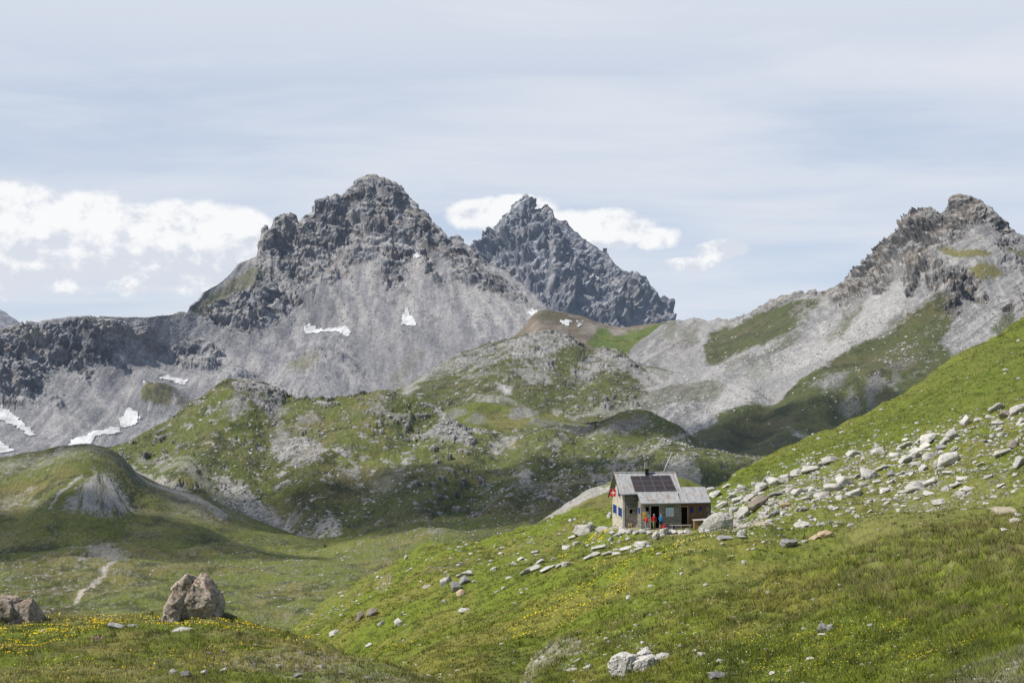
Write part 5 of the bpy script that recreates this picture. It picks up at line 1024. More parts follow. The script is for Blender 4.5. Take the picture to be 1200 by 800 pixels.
M_quoin = simple_mat('quoin_mortar', (.48, .45, .4), .9, .3, 4)
M_roof = roof_mat('worn_tin_roof', .12); M_roof2 = roof_mat('annex_tin_roof', .1)
M_solar = simple_mat('solar_film', (.05, .042, .047), .33, .3, 1.2, 0); M_frame = simple_mat('dark_frame', (.15, .145, .15), .45, .1, 5, 0)
M_wood = board_mat('weathered_boards', (.17, .105, .06)); M_tan = board_mat('tan_wood', (.36, .25, .15)); M_greyw = board_mat('grey_wood', (.4, .38, .35), False)
M_dark = simple_mat('dark_interior', (.008, .007, .006), .95, .1, 2, 0); M_eave = simple_mat('eave_boards', (.05, .042, .035), .9, .3, 3)
M_blue = simple_mat('blue_shutter_paint', (.012, .045, .2), .6, .25, 6, .05)
M_sheet = simple_mat('zinc_edge', (.42, .425, .43), .5, .15, 6, 0); M_conc = simple_mat('chimney_render', (.25, .27, .25), .9, .25, 5); M_blk = simple_mat('soot_black', (.02, .02, .022), .8, .2, 5)
M_wht = simple_mat('white_sheet', (.72, .74, .75), .6, .06, 3, 0); M_green = simple_mat('green_strip', (.05, .22, .09), .6, .1, 3, 0); M_pblue = simple_mat('map_print', (.42, .56, .63), .6, .12, 9, 0)
M_yel = simple_mat('yellow_sign', (.75, .45, .02), .5, .06, 4, 0); M_red = simple_mat('red_cloth', (.62, .02, .025), .75, .15, 9, 0); M_crs = simple_mat('white_cloth', (.8, .8, .79), .8, .05, 9, 0)

hut = empty('mountain_hut', HM, 'stone mountain hut with rusty tin roofs, black solar panels and blue shutters', 'hut')
DEP = 7.0
xL = 0.; xR = LX(789, 3.4); zE = LZ(738, 578.5, -.35); zR = LZ(750, 553.3, 3.4); zB = 3.1; yR = 3.4
pF = -2.0                                   # front of the porch
px0, px1 = LX(750.5, pF), LX(797.5, pF); zP = LZ(770, 589, pF - .5)
# main walls
bm = bmesh.new()
tw = [(LX(737.2, 0), LX(741.2, 0), LZ(738, 601.5, 0), LZ(738, 596.5, 0))]
wall_holes(bm, xL + .02, px0 + .3, -.8, zE - .02, 0, .3, tw)
add_box(bm, px0 + .3, xR, .02, .3, -.8, zE - .03)
add_box(bm, xR - .3, xR - .01, .3, DEP - .02, -.8, zE - .3); add_box(bm, xL + .05, xR, DEP - .3, DEP, -.8, zB - .1)
v = [bm.verts.new(p) for p in ((xR - .005, 0.03, zE - .35), (xR - .005, DEP - .05, zB - .2), (xR - .005, yR, zR - .25))]; bm.faces.new(v)
obj('front_wall', bm, M_wall, hut)
bm = bmesh.new()
prof = [(0, -.8), (DEP, -.8), (DEP, zB - .05), (yR, zR - .12), (0, zE - .05)]
fr = [bm.verts.new((xL, y_, z_)) for y_, z_ in prof]; bk = [bm.verts.new((xL + .3, y_, z_)) for y_, z_ in prof]
bm.faces.new(fr); bm.faces.new(bk[::-1])
for i in range(5): bm.faces.new((fr[i], fr[(i + 1) % 5], bk[(i + 1) % 5], bk[i]))
obj('gable_wall', bm, M_pale, hut, label='pale pointed stone gable wall')
bm = bmesh.new(); add_box(bm, xL - .02, xL + .22, -.03, .28, -.8, zE - .06); obj('corner_stones', bm, M_quoin, hut)
# roofs
def roof(name, quads, mat, seams, th=.06):
    bm = bmesh.new()
    for q in quads:
        slab(bm, q, th); q = [Vector(p) for p in q]; n = (q[1] - q[0]).cross(q[3] - q[0]).normalized(); n = n if n.z > 0 else -n
        L_ = (q[1] - q[0]).length; k_ = int(L_ / seams)
        for i in range(k_ + 1):
            f_ = i / max(k_, 1); a_ = q[0].lerp(q[1], f_); b_ = q[3].lerp(q[2], f_); d_ = (q[1] - q[0]).normalized() * .012
            slab(bm, [a_ - d_ + n * .028, a_ + d_ + n * .028, b_ + d_ + n * .028, b_ - d_ + n * .028], .03)
    return obj(name, bm, mat, hut)
oh = .45; tl = (zR - zE) / (yR + .35)
Xl, Xr = xL - oh, xR + .12
roof('roof', [[(Xl, -.4, zE - .0), (Xr, -.4, zE), (Xr, yR, zR), (Xl, yR, zR)]], M_roof, .62)
roof('back_roof', [[(Xl, DEP + .5, zB - .08), (Xr, DEP + .5, zB - .08), (Xr, yR + .01, zR - .01), (Xl, yR + .01, zR - .01)]], M_roof, .62)
zPt = zE + .03
roof('porch_roof', [[(LX(750, pF - .55), pF - .55, zP), (LX(797.5, pF - .55), pF - .55, zP), (LX(793, -.3), -.33, zPt), (LX(746.5, -.3), -.33, zPt)]], M_roof, .62)
yA = .9; zA = LZ(808, 570.3, yA)
xa0 = max(LX(797.5, pF - .5) + .02, LX(793, 0)); xa1 = LX(832, pF - .5)
roof('annex_roof', [[(LX(797.9, pF - .5), pF - .5, zP - .01), (xa1, pF - .5, zP + .02), (LX(825, yA), yA, zA), (LX(792.8, yA) , yA, zA)],
                    [(LX(792.8, yA), DEP - 1.5, 2.9), (LX(825, yA) + .3, DEP - 1.5, 2.9), (LX(825, yA), yA + .01, zA - .01), (LX(792.8, yA), yA + .01, zA - .01)]], M_roof2, .75)
# barge boards, ridge and dark eave soffits
bm = bmesh.new()
slab(bm, [(Xl - .02, -.4, zE - .07), (Xl + .06, -.4, zE - .07), (Xl + .06, yR, zR - .07), (Xl - .02, yR, zR - .07)], .16)
slab(bm, [(Xl - .02, DEP + .5, zB - .15), (Xl + .06, DEP + .5, zB - .15), (Xl + .06, yR, zR - .08), (Xl - .02, yR, zR - .08)], .2)
obj('barge_board', bm, M_eave, hut)
bm = bmesh.new()
slab(bm, [(Xl, yR - .16, zR + .035), (Xr, yR - .16, zR + .035), (Xr, yR + .01, zR + .07), (Xl, yR + .01, zR + .07)], .03)
slab(bm, [(Xr - .03, -.42, zE + .06), (Xr + .05, -.42, zE + .06), (Xr + .05, yR, zR + .07), (Xr - .03, yR, zR + .07)], .12)
obj('ridge_cap', bm, M_sheet, hut)
bm = bmesh.new()
add_tube(bm, [(Xl + .1, -.47, zE - .06), (px0 - .2, -.47, zE - .08)], .07, 8); add_tube(bm, [(LX(750, pF - .6), pF - .63, zP - .08), (xa1 - .1, pF - .6, zP - .07)], .075, 8)
obj('gutter', bm, simple_mat('gutter_zinc', (.16, .165, .17), .5, .2, 4, 0), hut)
bm = bmesh.new(); add_tube(bm, [(LX(757, -1.9), -1.98, LZ(757, 586.4, -1.98)), (LX(772, -1.9), -1.98, LZ(772, 586.4, -1.98))], .045, 6); obj('snow_guard', bm, M_blk, hut)
# solar panels, laid just above the tin
def on_roof(px, py):
    y_ = 1.5
    for _ in range(30):
        z_ = LZ(px, py, y_); y_ += ((z_ - zE) / tl - .4 - y_) * .6
    return LX(px, y_), y_, LZ(px, py, y_)
Ctl, Ctr, Cbr, Cbl = [Vector(on_roof(*q)) for q in ((737.6, 558.2), (784.2, 557.2), (792.2, 575.2), (743.4, 576.2))]
nr_ = Vector((0, -tl, 1)).normalized()
for r_ in range(3):
    for c_ in range(4):
        def bl(u, v_): return (Cbl.lerp(Cbr, u).lerp(Ctl.lerp(Ctr, u), v_)) + nr_ * .1
        e_ = .004; u0, u1, v0, v1 = c_ / 4 + e_, (c_ + 1) / 4 - e_, r_ / 3 + e_ * 2, (r_ + 1) / 3 - e_ * 2
        bm = bmesh.new(); slab(bm, [bl(u0, v0), bl(u1, v0), bl(u1, v1), bl(u0, v1)], .04, 1)
        i_ = .006; slab(bm, [p + nr_ * .004 for p in (bl(u0 + i_, v0 + i_ * 2), bl(u1 - i_, v0 + i_ * 2), bl(u1 - i_, v1 - i_ * 2), bl(u0 + i_, v1 - i_ * 2))], .01, 0)
        obj('solar_panel', bm, [M_solar, M_frame], hut)
# chimney
xc = LX(757.5, yR - .4); bm = bmesh.new()
add_box(bm, xc - .19, xc + .19, yR - .65, yR - .25, zR - .5, LZ(757, 549, yR - .4)); ch = obj('chimney', bm, M_blk, hut)
bm = bmesh.new(); xq = LX(756.3, yR - .4); add_box(bm, xq - .15, xq + .17, yR - .6, yR - .3, LZ(757, 549, yR - .4), LZ(757, 541.3, yR - .4)); obj('chimney_pot', bm, M_conc, ch)
# porch walls
zW = zP + .12
d0, d1 = LX(762, pF), LX(772.3, pF); zD = LZ(766, 592.3, pF); w0, w1 = LX(756.2, pF), LX(760.2, pF)
bm = bmesh.new()
wall_holes(bm, px0, px1, -.8, zW, pF, .35, [(d0, d1, -.02, zD), (w0, w1, LZ(758, 599, pF), LZ(758, 593.6, pF))])
add_box(bm, px0 + .005, px0 + .3, pF + .01, 0, -.8, zW); add_box(bm, px1 - .32, px1 - .005, pF + .01, -.02, -.8, zW - .1)
obj('porch_wall', bm, stone_mat('porch_stone', (.2, .18, .15), (.33, .3, .255), (.3, .28, .245)), hut)
bm = bmesh.new(); add_box(bm, px0 + .35, px1 - .35, pF + .4, pF + 1.6, -.1, zW - .1); add_box(bm, tw[0][0] - .1, tw[0][1] + .1, .31, .5, tw[0][2] - .1, tw[0][3] + .1)
obj('dark_room', bm, M_dark, hut)
bm = bmesh.new()
for a_, b_ in ((d0 - .07, d0 + .02), (d1 - .02, d1 + .07)): add_box(bm, a_, b_, pF - .03, pF + .1, 0, zD + .08)
add_box(bm, d0 + .02, d1 - .02, pF - .03, pF + .1, zD - .02, zD + .08); obj('door_frame', bm, M_greyw, hut)
bm = bmesh.new(); sx0, sx1 = LX(748.9, -1), LX(751, -1); add_box(bm, px0 - .035, px0 - .004, -1.5, -.6, LZ(750, 601, -1), LZ(750, 594.5, -1)); obj('shutter', bm, M_blue, hut)
# notice board
bm = bmesh.new(); n0, n1, nz0, nz1 = LX(779.8, pF), LX(788.8, pF), LZ(784, 604.6, pF), LZ(784, 594.6, pF)
add_box(bm, n0, n1, pF - .05, pF - .005, nz0, nz1); nb = obj('notice_board', bm, M_wht, hut, label='white notice board with pale blue map and green strip on top')
bm = bmesh.new(); add_box(bm, n0 - .01, n1 + .01, pF - .06, pF - .004, nz1 + .003, nz1 + .16); obj('header_strip', bm, M_green, nb)
bm = bmesh.new(); W_, H_ = n1 - n0, nz1 - nz0
for k_, (u0, v0, u1, v1) in enumerate([(.1, .12, .46, .52), (.1, .58, .5, .9), (.55, .1, .7, .7), (.74, .3, .9, .88), (.55, .74, .7, .9)]): add_box(bm, n0 + u0 * W_, n0 + u1 * W_, pF - .056, pF - .052, nz0 + v0 * H_, nz0 + v1 * H_)
obj('map_print', bm, M_pblue, nb)
# annex: dark doorway, boards, shutters
yW = pF + .1; xw0 = px1 + .02; xw1 = LX(827, yW); dr0, dr1 = LX(798.2, yW), LX(805, yW); zd = LZ(800, 594.2, yW)
bm = bmesh.new(); wall_holes(bm, xw0, xw1, -.6, zW - .02, yW, .25, [(dr0, dr1, .35, zd)]); obj('board_wall', bm, M_wood, hut)
bm = bmesh.new(); add_box(bm, dr0 - .02, dr1 + .02, yW + .26, yW + .6, .2, zd + .05); obj('dark_room', bm, M_dark, hut)
bm = bmesh.new(); add_box(bm, dr1 - .01, dr1 + .09, yW - .05, yW + .1, .1, zd + .1); add_box(bm, dr0 - .02, dr1 + .09, yW - .06, yW + .1, zd + .1, zd + .2); obj('door_frame', bm, M_tan, hut)
for p0, p1, q0, q1 in ((808.3, 811.7, 600.3, 594.3), (818.6, 821.8, 598.5, 593.6)):
    bm = bmesh.new(); add_box(bm, LX(p0, yW), LX(p1, yW), yW - .05, yW - .004, LZ(p0, q0, yW), LZ(p0, q1, yW)); obj('shutter', bm, M_blue, hut)
bm = bmesh.new(); add_box(bm, xw1 + .01, xw1 + .55, yW - .05, yW + .5, -.6, zW - .1); add_box(bm, xw0, xw1 + .3, yW + .7, DEP - 1.8, -.6, 2.7); obj('end_wall', bm, M_wall, hut)
# gable windows under blue shutters
for y0, y1, z0, z1, n in ((.5, 2.9, LZ(727, 606, 0), LZ(727, 596.2, 0), 2), (4.0, 6.4, LZ(727, 606, 0) + .05, LZ(727, 596.2, 0) + .05, 2), (1.45, 2.9, LZ(726, 581.5, 2), LZ(726, 572.5, 2), 1)):
    wd = (y1 - y0) / n
    bm = bmesh.new(); add_box(bm, xL - .06, xL + .02, y0 - .05, y1 + .05, z0 - .14, z0 - .02); add_box(bm, xL - .03, xL + .02, y0 - .08, y1 + .08, z1 + .02, z1 + .12); wf = obj('window', bm, M_quoin, hut)
    for k_ in range(n):
        bm = bmesh.new(); ya, yb = y0 + k_ * wd + .09, y0 + (k_ + 1) * wd - .09
        add_box(bm, xL - .05, xL - .004, ya, yb, z0, z1)
        for zz in (z0 + .18, z1 - .22): add_box(bm, xL - .065, xL - .05, ya + .05, yb - .05, zz, zz + .07)
        obj('shutter', bm, M_blue, wf)

# ------------------------------------------------------------------ things around the hut
def place(px, y, z=0, rz=0.): return HM @ Matrix.Translation((LX(px, y), y, z)) @ Matrix.Rotation(rz, 4, 'Z')
# flag on a short pole
fp = HM @ Matrix.Translation((xL, 3.6, LZ(722, 573.6, 3.6))); fl = empty('flag', fp, 'red flag with a white cross hung from the pale gable wall', 'flag')
bm = bmesh.new(); add_tube(bm, [(0, 0, 0), (-.95, 0, .14)], .02, 6); obj('flag_pole', bm, M_greyw, fl)
bm = bmesh.new(); N_ = 32; gv = {}
for i in range(N_ + 1):
    for j in range(N_ + 1):
        u, v_ = i / N_, j / N_
        gv[i, j] = bm.verts.new((-.2 - .68 * u, -.04 * math.sin(u * 9 + v_ * 2) - .06 * v_ * math.sin(u * 5), .11 * u + .03 - .82 * v_ - .1 * v_ * u))
for i in range(N_):
    for j in range(N_):
        u, v_ = abs((i + .5) / N_ - .5), abs((j + .5) / N_ - .5)
        f_ = bm.faces.new((gv[i, j], gv[i + 1, j], gv[i + 1, j + 1], gv[i, j + 1])); f_.smooth = True
        f_.material_index = 1 if (u < .1 and v_ < .32) or (v_ < .1 and u < .32) else 0
obj('flag_cloth', bm, [M_red, M_crs], fl)
# leaning mast behind the roof
bm = bmesh.new(); add_tube(bm, [Vector((LX(787, 9), 9., LZ(787, 529.5, 9))).lerp(Vector((LX(780.5, 9), 9., LZ(780.5, 545, 9))), 2.6), (LX(780.5, 9), 9., LZ(780.5, 545, 9)), (LX(787, 9), 9., LZ(787, 529.5, 9))], [.035, .03, .022], 8)
mast = obj('mast', bm, M_wht, None, label='thin white mast leaning right above the hut roof', cat='mast'); mast.matrix_world = HM
# yellow trail signs
sp = empty('trail_signpost', place(754.3, -2.5), 'signpost with yellow trail arrows left of the hut door', 'signpost')
bm = bmesh.new(); add_tube(bm, [(0, 0, -.3), (0, 0, 1.95)], .035, 8); obj('post', bm, M_greyw, sp)
for z_, s_ in ((1.78, 1), (1.58, -1), (1.36, 1), (1.16, -1)):
    bm = bmesh.new(); pts = [(-.24 * s_, z_ - .075), (.14 * s_, z_ - .075), (.25 * s_, z_), (.14 * s_, z_ + .075), (-.24 * s_, z_ + .075)]
    a_ = [bm.verts.new((x_, -.055, q_)) for x_, q_ in pts]; b_ = [bm.verts.new((x_, -.037, q_)) for x_, q_ in pts]
    bm.faces.new(a_); bm.faces.new(b_[::-1])
    for i in range(5): bm.faces.new((a_[i], a_[(i + 1) % 5], b_[(i + 1) % 5], b_[i]))
    obj('arrow_plate', bm, M_yel, sp)
# bench
be = empty('bench', place(797, -3.3), 'long pale wooden bench in front of the annex doorway', 'bench')
L2_ = LX(810, -3.3) - LX(785, -3.3)
bm = bmesh.new()
for k_ in range(3): add_box(bm, -L2_ / 2, L2_ / 2, -.2 + k_ * .14, -.08 + k_ * .14, .42, .48)
obj('seat', bm, M_greyw, be)
for x_ in (-L2_ / 2 + .2, 0, L2_ / 2 - .26):
    bm = bmesh.new(); add_box(bm, x_, x_ + .08, -.16, -.08, -.25, .419); add_box(bm, x_, x_ + .08, .1, .18, -.25, .419); add_box(bm, x_ + .01, x_ + .07, -.08, .1, .3, .37); obj('leg', bm, M_greyw, be)
# crate with a pale top at the right
cr = empty('wood_box', place(818.5, -2.9), 'brown wooden box with a pale top plank between the annex and the huge white boulder', 'box')
bm = bmesh.new(); w_ = .62
for k_ in range(6): add_box(bm, -w_, w_, -.36, .36, -.2 + k_ * .19, -.02 + k_ * .19)
add_box(bm, -w_ + .02, w_ - .02, -.34, .34, -.2, .94)
for x_ in (-w_ - .01, w_ - .05): add_box(bm, x_, x_ + .06, -.38, -.35, -.2, .95)
obj('box_side', bm, board_mat('box_wood', (.3, .19, .1), False), cr)
bm = bmesh.new(); slab(bm, [(-w_ - .1, -.5, .97), (w_ + .2, -.5, 1.05), (w_ + .2, .5, 1.1), (-w_ - .1, .5, 1.02)], .05); obj('lid', bm, M_greyw, cr)
# blue bin, plank and logs
bn = empty('bin', place(787.5, -3.0), 'small dark blue tub on the ground right of the hikers', 'tub'); bm = bmesh.new()
add_tube(bm, [(0, 0, -.1), (0, 0, .12), (0, 0, .42)], [.2, .23, .27], 16); obj('tub', bm, simple_mat('dark_blue_plastic', (.03, .05, .13), .4, .1, 5, 0), bn)
bm = bmesh.new(); add_tube(bm, [(0, 0, .42), (0, 0, .46)], [.3, .3], 16); obj('rim', bm, simple_mat('rim_plastic', (.05, .07, .16), .4, .1, 5, 0), bn)
bm = bmesh.new(); add_box(bm, -.07, .07, -.02, .02, 0, 1.0); o = obj('plank', bm, M_greyw, None, label='pale plank leaning at the foot of the dark stone wall', cat='plank'); o.matrix_world = place(742.6, -.75, -.1) @ Matrix.Rotation(.85, 4, 'Y') @ Matrix.Rotation(-.2, 4, 'X')
for i, (p_, r_, lab) in enumerate(((736.3, .1, 'left one of two tan firewood logs standing at the hut wall'), (739.3, -.15, 'right one of two tan firewood logs standing at the hut wall'))):
    bm = bmesh.new(); add_tube(bm, [(0, 0, -.15), (.01, 0, .2), (0, .01, .38)], [.12, .11, .115], 12); o = obj('firewood_log', bm, M_tan, None, label=lab, cat='log', group='firewood logs at the hut wall'); o.matrix_world = place(p_, -.45) @ Matrix.Rotation(r_, 4, 'Y')

# ------------------------------------------------------------------ people
M_skin = simple_mat('skin', (.42, .24, .17), .6, .08, 12, 0)
def ring_join(bm, pts, rx, ry, seg=12):
    rings = []
    for (x_, y_, z_), a_, b_ in zip(pts, rx, ry): rings.append([bm.verts.new((x_ + a_ * math.cos(t_), y_ + b_ * math.sin(t_), z_)) for t_ in [2 * math.pi * k_ / seg for k_ in range(seg)]])
    for A, B in zip(rings, rings[1:]):
        for k_ in range(seg): bm.faces.new((A[k_], A[(k_ + 1) % seg], B[(k_ + 1) % seg], B[k_])).smooth = True
    bm.faces.new(rings[0][::-1]); bm.faces.new(rings[-1])
def person(px, y, rz, H_, label, shirt, trousers, skin_below_knee, hair, arms, lean=0., cap=None, stride=.05):
    """one skinned figure facing +y; arms: per side the elbow and wrist"""
    root = empty('person', place(px, y, 0, rz), label, 'person')
    s_ = H_ / 1.75
    J = {}; V_ = []; R_ = []; E_ = []
    def j(n, p, r, par=None):
        J[n] = len(V_); q = Vector(p)
        if q.z > 1.0: q.y += (q.z - 1.0) * lean
        V_.append(q * s_); R_.append((r * s_ if isinstance(r, float) else r[0] * s_, r * s_ if isinstance(r, float) else r[1] * s_))
        if par: E_.append((J[par], J[n]))
    j('pelvis', (0, 0, .96), (.15, .115)); j('waist', (0, 0, 1.1), (.135, .1), 'pelvis'); j('chest', (0, .01, 1.3), (.165, .115), 'waist'); j('upper', (0, 0, 1.42), (.13, .09), 'chest')
    j('neck', (0, .01, 1.5), .055, 'upper'); j('jaw', (0, .03, 1.575), (.066, .075), 'neck'); j('head', (0, .025, 1.66), (.078, .092), 'jaw'); j('crown', (0, .015, 1.72), (.06, .075), 'head')
    for sd, sg in (('l', -1), ('r', 1)):
        el_, wr_ = arms[0 if sg < 0 else 1]
        j('sh' + sd, (.175 * sg, 0, 1.43), .062, 'upper'); j('el' + sd, (el_[0] * sg, el_[1], el_[2]), .045, 'sh' + sd); j('wr' + sd, (wr_[0] * sg, wr_[1], wr_[2]), .03, 'el' + sd)
        j('hip' + sd, (.09 * sg, 0, .9), .095, 'pelvis'); j('kn' + sd, (.1 * sg, .02 + stride * sg, .5), .062, 'hip' + sd); j('ca' + sd, (.1 * sg, -.01 + stride * sg, .34), .056, 'kn' + sd); j('an' + sd, (.1 * sg, -.02 + stride * sg, .09), .042, 'ca' + sd); j('to' + sd, (.115 * sg, .13 + stride * sg, .035), .036, 'an' + sd)
    me = bpy.data.meshes.new('tmp'); me.from_pydata([tuple(v_) for v_ in V_], E_, []); o = bpy.data.objects.new('tmp', me); COL.objects.link(o)
    mo = o.modifiers.new('skin', 'SKIN'); me.skin_vertices.new() if not me.skin_vertices else None
    for i, sv_ in enumerate(me.skin_vertices[0].data): sv_.radius = R_[i]; sv_.use_root = i == 0
    sb = o.modifiers.new('sub', 'SUBSURF'); sb.levels = 2; sb.render_levels = 2
    dg = bpy.context.evaluated_depsgraph_get(); dg.update(); m2 = bpy.data.meshes.new_from_object(o.evaluated_get(dg)); bpy.data.objects.remove(o)
    bm = bmesh.new(); bm.from_mesh(m2)
    # hands: palm and five bent fingers; face: nose, eyes and ears
    for sd, sg in (('l', -1), ('r', 1)):
        w_ = V_[J['wr' + sd]]; dr_ = (w_ - V_[J['el' + sd]]).normalized(); sdv = Vector((0, 1, 0)); sdv = (sdv - dr_ * sdv.dot(dr_)).normalized(); nv_ = dr_.cross(sdv)
        add_tube(bm, [w_ - dr_ * .02, w_ + dr_ * .05 * s_, w_ + dr_ * .095 * s_], [.026 * s_, .036 * s_, .034 * s_], 8)
        for k_, ln in enumerate((.07, .08, .075, .058)):
            b_ = w_ + dr_ * .085 * s_ + sdv * (.03 - .02 * k_) * s_
            add_tube(bm, [b_, b_ + dr_ * ln * .5 * s_ + nv_ * .006 * sg, b_ + dr_ * ln * .92 * s_ + nv_ * .022 * sg], [.009 * s_, .0085 * s_, .006 * s_], 6)
        b_ = w_ + dr_ * .03 * s_ + sdv * .026 * s_; add_tube(bm, [b_, b_ + (dr_ * .03 + sdv * .028) * s_, b_ + (dr_ * .065 + sdv * .034) * s_], [.012 * s_, .01 * s_, .007 * s_], 6)
        hd = V_[J['head']]; eh = hd + Vector((.08 * sg, -.005, -.015)) * s_; add_tube(bm, [eh - Vector((0, 0, .03 * s_)), eh + Vector((.008 * sg, -.004, 0)) * s_, eh + Vector((0, 0, .03)) * s_], [.008 * s_, .014 * s_, .009 * s_], 6)
    hd = V_[J['head']]; add_tube(bm, [hd + Vector((0, .085, .015)) * s_, hd + Vector((0, .112, -.03)) * s_, hd + Vector((0, .09, -.04)) * s_], [.008 * s_, .015 * s_, .01 * s_], 6)
    n0_ = len(bm.faces); bm.faces.ensure_lookup_table()
    for sg in (-1, 1): add_tube(bm, [hd + Vector((.03 * sg, .082, .005)) * s_, hd + Vector((.03 * sg, .094, .005)) * s_], [.012 * s_, .008 * s_], 6, 4)
    add_tube(bm, [hd + Vector((-.025, .088, -.065)) * s_, hd + Vector((0, .097, -.067)) * s_, hd + Vector((.025, .088, -.065)) * s_], [.004 * s_, .008 * s_, .004 * s_], 6, 5)
    for f_ in bm.faces:
        f_.smooth = True
        if f_.material_index in (4, 5): continue
        c_ = f_.calc_center_median() / s_; cy2 = c_.y - max(0, c_.z - 1) * lean
        wz = min((c_ * s_ - V_[J['wr' + q]]).length for q in 'lr'); ez = min((c_ * s_ - V_[J['el' + q]]).length for q in 'lr')
        far = abs(c_.x) > .2
        if c_.z > 1.5 and abs(c_.x) < .12: mi_ = 0
        elif wz < .3 * s_ and far and ez > .06 * s_: mi_ = 0
        elif c_.z > .93 or far and c_.z > .7: mi_ = 1
        elif c_.z > skin_below_knee: mi_ = 2
        elif c_.z > .11: mi_ = 0
        else: mi_ = 3
        f_.material_index = mi_
    obj('body', bm, [M_skin, shirt, trousers, M_blk, M_blk, simple_mat('lips', (.35, .12, .1), .5, .05, 9, 0)], root)
    # hair as a shell over the skull, or a cap
    bm = bmesh.new(); bmesh.ops.create_uvsphere(bm, u_segments=18, v_segments=12, radius=1)
    for v_ in bm.verts:
        p = v_.co; n_ = pn(np.array([[p.x * 3, p.y * 3, p.z * 3]]))[0]
        v_.co = hd + Vector((p.x * .098, p.y * .112 - .012, p.z * .108 + .022)) * s_ * (1 + .05 * n_)
    bmesh.ops.delete(bm, geom=[v_ for v_ in bm.verts if (v_.co - hd).y > (.05 if (v_.co - hd).z < .06 * s_ else .2) * s_ or (v_.co - hd).z < -.07 * s_], context='VERTS')
    for f_ in bm.faces: f_.smooth = True
    obj('hair', bm, hair, root)
    if cap:
        bm = bmesh.new(); ring_join(bm, [hd + Vector((0, 0, z_)) * s_ for z_ in (.03, .08, .115, .125)], [.108 * s_, .102 * s_, .06 * s_, .01], [.124 * s_, .118 * s_, .07 * s_, .01], 16)
        add_box(bm, -.07 * s_, .07 * s_, hd.y + .1 * s_, hd.y + .19 * s_, hd.z + .03 * s_, hd.z + .045 * s_); obj('cap', bm, cap, root)
    return root, s_
HAIR = simple_mat('grey_hair', (.28, .27, .26), .8, .2, 30, .1); DHAIR = simple_mat('dark_hair', (.06, .045, .035), .8, .2, 30, .1)
down = (((.25, -.02, 1.16), (.27, .05, .92)), ((.25, -.02, 1.16), (.27, .05, .92)))
bent = (((.25, .0, 1.16), (.2, .2, 1.05)), ((.25, .0, 1.16), (.22, .18, 1.1)))
cl_ = lambda n, c: simple_mat(n, c, .85, .15, 14, .1)
person(766, -2.9, .1, 1.68, 'person in a red shirt, greenish trousers and light cap standing at the hut door', cl_('red_shirt', (.55, .025, .03)), cl_('green_trousers', (.27, .29, .1)), .1, HAIR, down, cap=cl_('light_cap', (.4, .4, .4)))
person(774, -3.0, -.15, 1.72, 'person in a bright blue shirt and black shorts standing right of the door', cl_('blue_shirt', (.02, .22, .55)), cl_('black_shorts', (.015, .015, .018)), .52, HAIR, bent)
pr, ps = person(756.6, -3.0, .35, 1.56, 'person bent slightly forward wearing a red backpack by the yellow signs', cl_('grey_shirt', (.09, .1, .11)), cl_('pale_trousers', (.27, .29, .32)), .1, DHAIR, bent, lean=.3)
def pack(M, label, mat, s_=1.):
    r_ = empty('backpack', M, label, 'backpack'); bm = bmesh.new()
    ring_join(bm, [(0, -.0, z_) for z_ in (0, .03, .15, .32, .44, .5, .52)], [.1 * s_, .15 * s_, .165 * s_, .16 * s_, .14 * s_, .1 * s_, .02], [.07 * s_, .11 * s_, .13 * s_, .125 * s_, .11 * s_, .08 * s_, .02], 14); obj('bag', bm, mat, r_)
    bm = bmesh.new(); ring_join(bm, [(0, -.13 * s_, z_) for z_ in (.06, .09, .22, .25)], [.05, .1, .1, .05], [.03, .055, .055, .03], 10); obj('pocket', bm, cl_('dark_pocket', (.3, .015, .02)), r_)
    for sg in (-1, 1):
        bm = bmesh.new(); add_tube(bm, [(.08 * sg, .1 * s_, .46), (.1 * sg, .2 * s_, .44), (.11 * sg, .22 * s_, .28), (.1 * sg, .12 * s_, .12)], .018, 6); obj('strap', bm, M_blk, r_)
    return r_
pack(place(756.6, -3.0, 0, .35) @ Matrix.Translation((0, -.17, .93 * ps)) @ Matrix.Rotation(-.3, 4, 'X'), 'red backpack on the back of the bent person by the yellow signs', cl_('red_pack', (.68, .03, .02)))
pack(place(778, -3.3, -.02, .5) , 'red backpack standing on the ground right of the person in blue', cl_('crimson_pack', (.55, .015, .04)), 1.25)
# ------------------------------------------------------------------ light and sky
SUN_EL = math.radians(50); SUN_AZ = math.radians(-112)   # azimuth from +Y, clockwise positive: from the left, slightly behind the camera
sv = Vector((math.sin(SUN_AZ) * math.cos(SUN_EL), math.cos(SUN_AZ) * math.cos(SUN_EL), math.sin(SUN_EL)))
sd = bpy.data.lights.new('sun', 'SUN'); sd.energy = 5.0; sd.angle = math.radians(.5); sd.color = (1, .95, .86)
so = bpy.data.objects.new('sun', sd); COL.objects.link(so); so.rotation_euler = sv.to_track_quat('Z', 'Y').to_euler(); so.location = sv * 500

w = bpy.data.worlds.new('World'); scene.world = w; w.use_nodes = True
t = NT(w.node_tree); bgn = t.N['Background']
sky = t.n('ShaderNodeTexSky', sky_type='NISHITA'); sky.sun_disc = False; sky.sun_elevation = SUN_EL; sky.sun_rotation = SUN_AZ; sky.altitude = 2400; sky.dust_density = .6
SKS = .1
bgn.inputs[1].default_value = SKS
dirv = t.n('ShaderNodeTexCoord').outputs['Generated']
sx = t.n('ShaderNodeSeparateXYZ'); t.L.new(dirv, sx.inputs[0]); X, Y, Z = sx.outputs
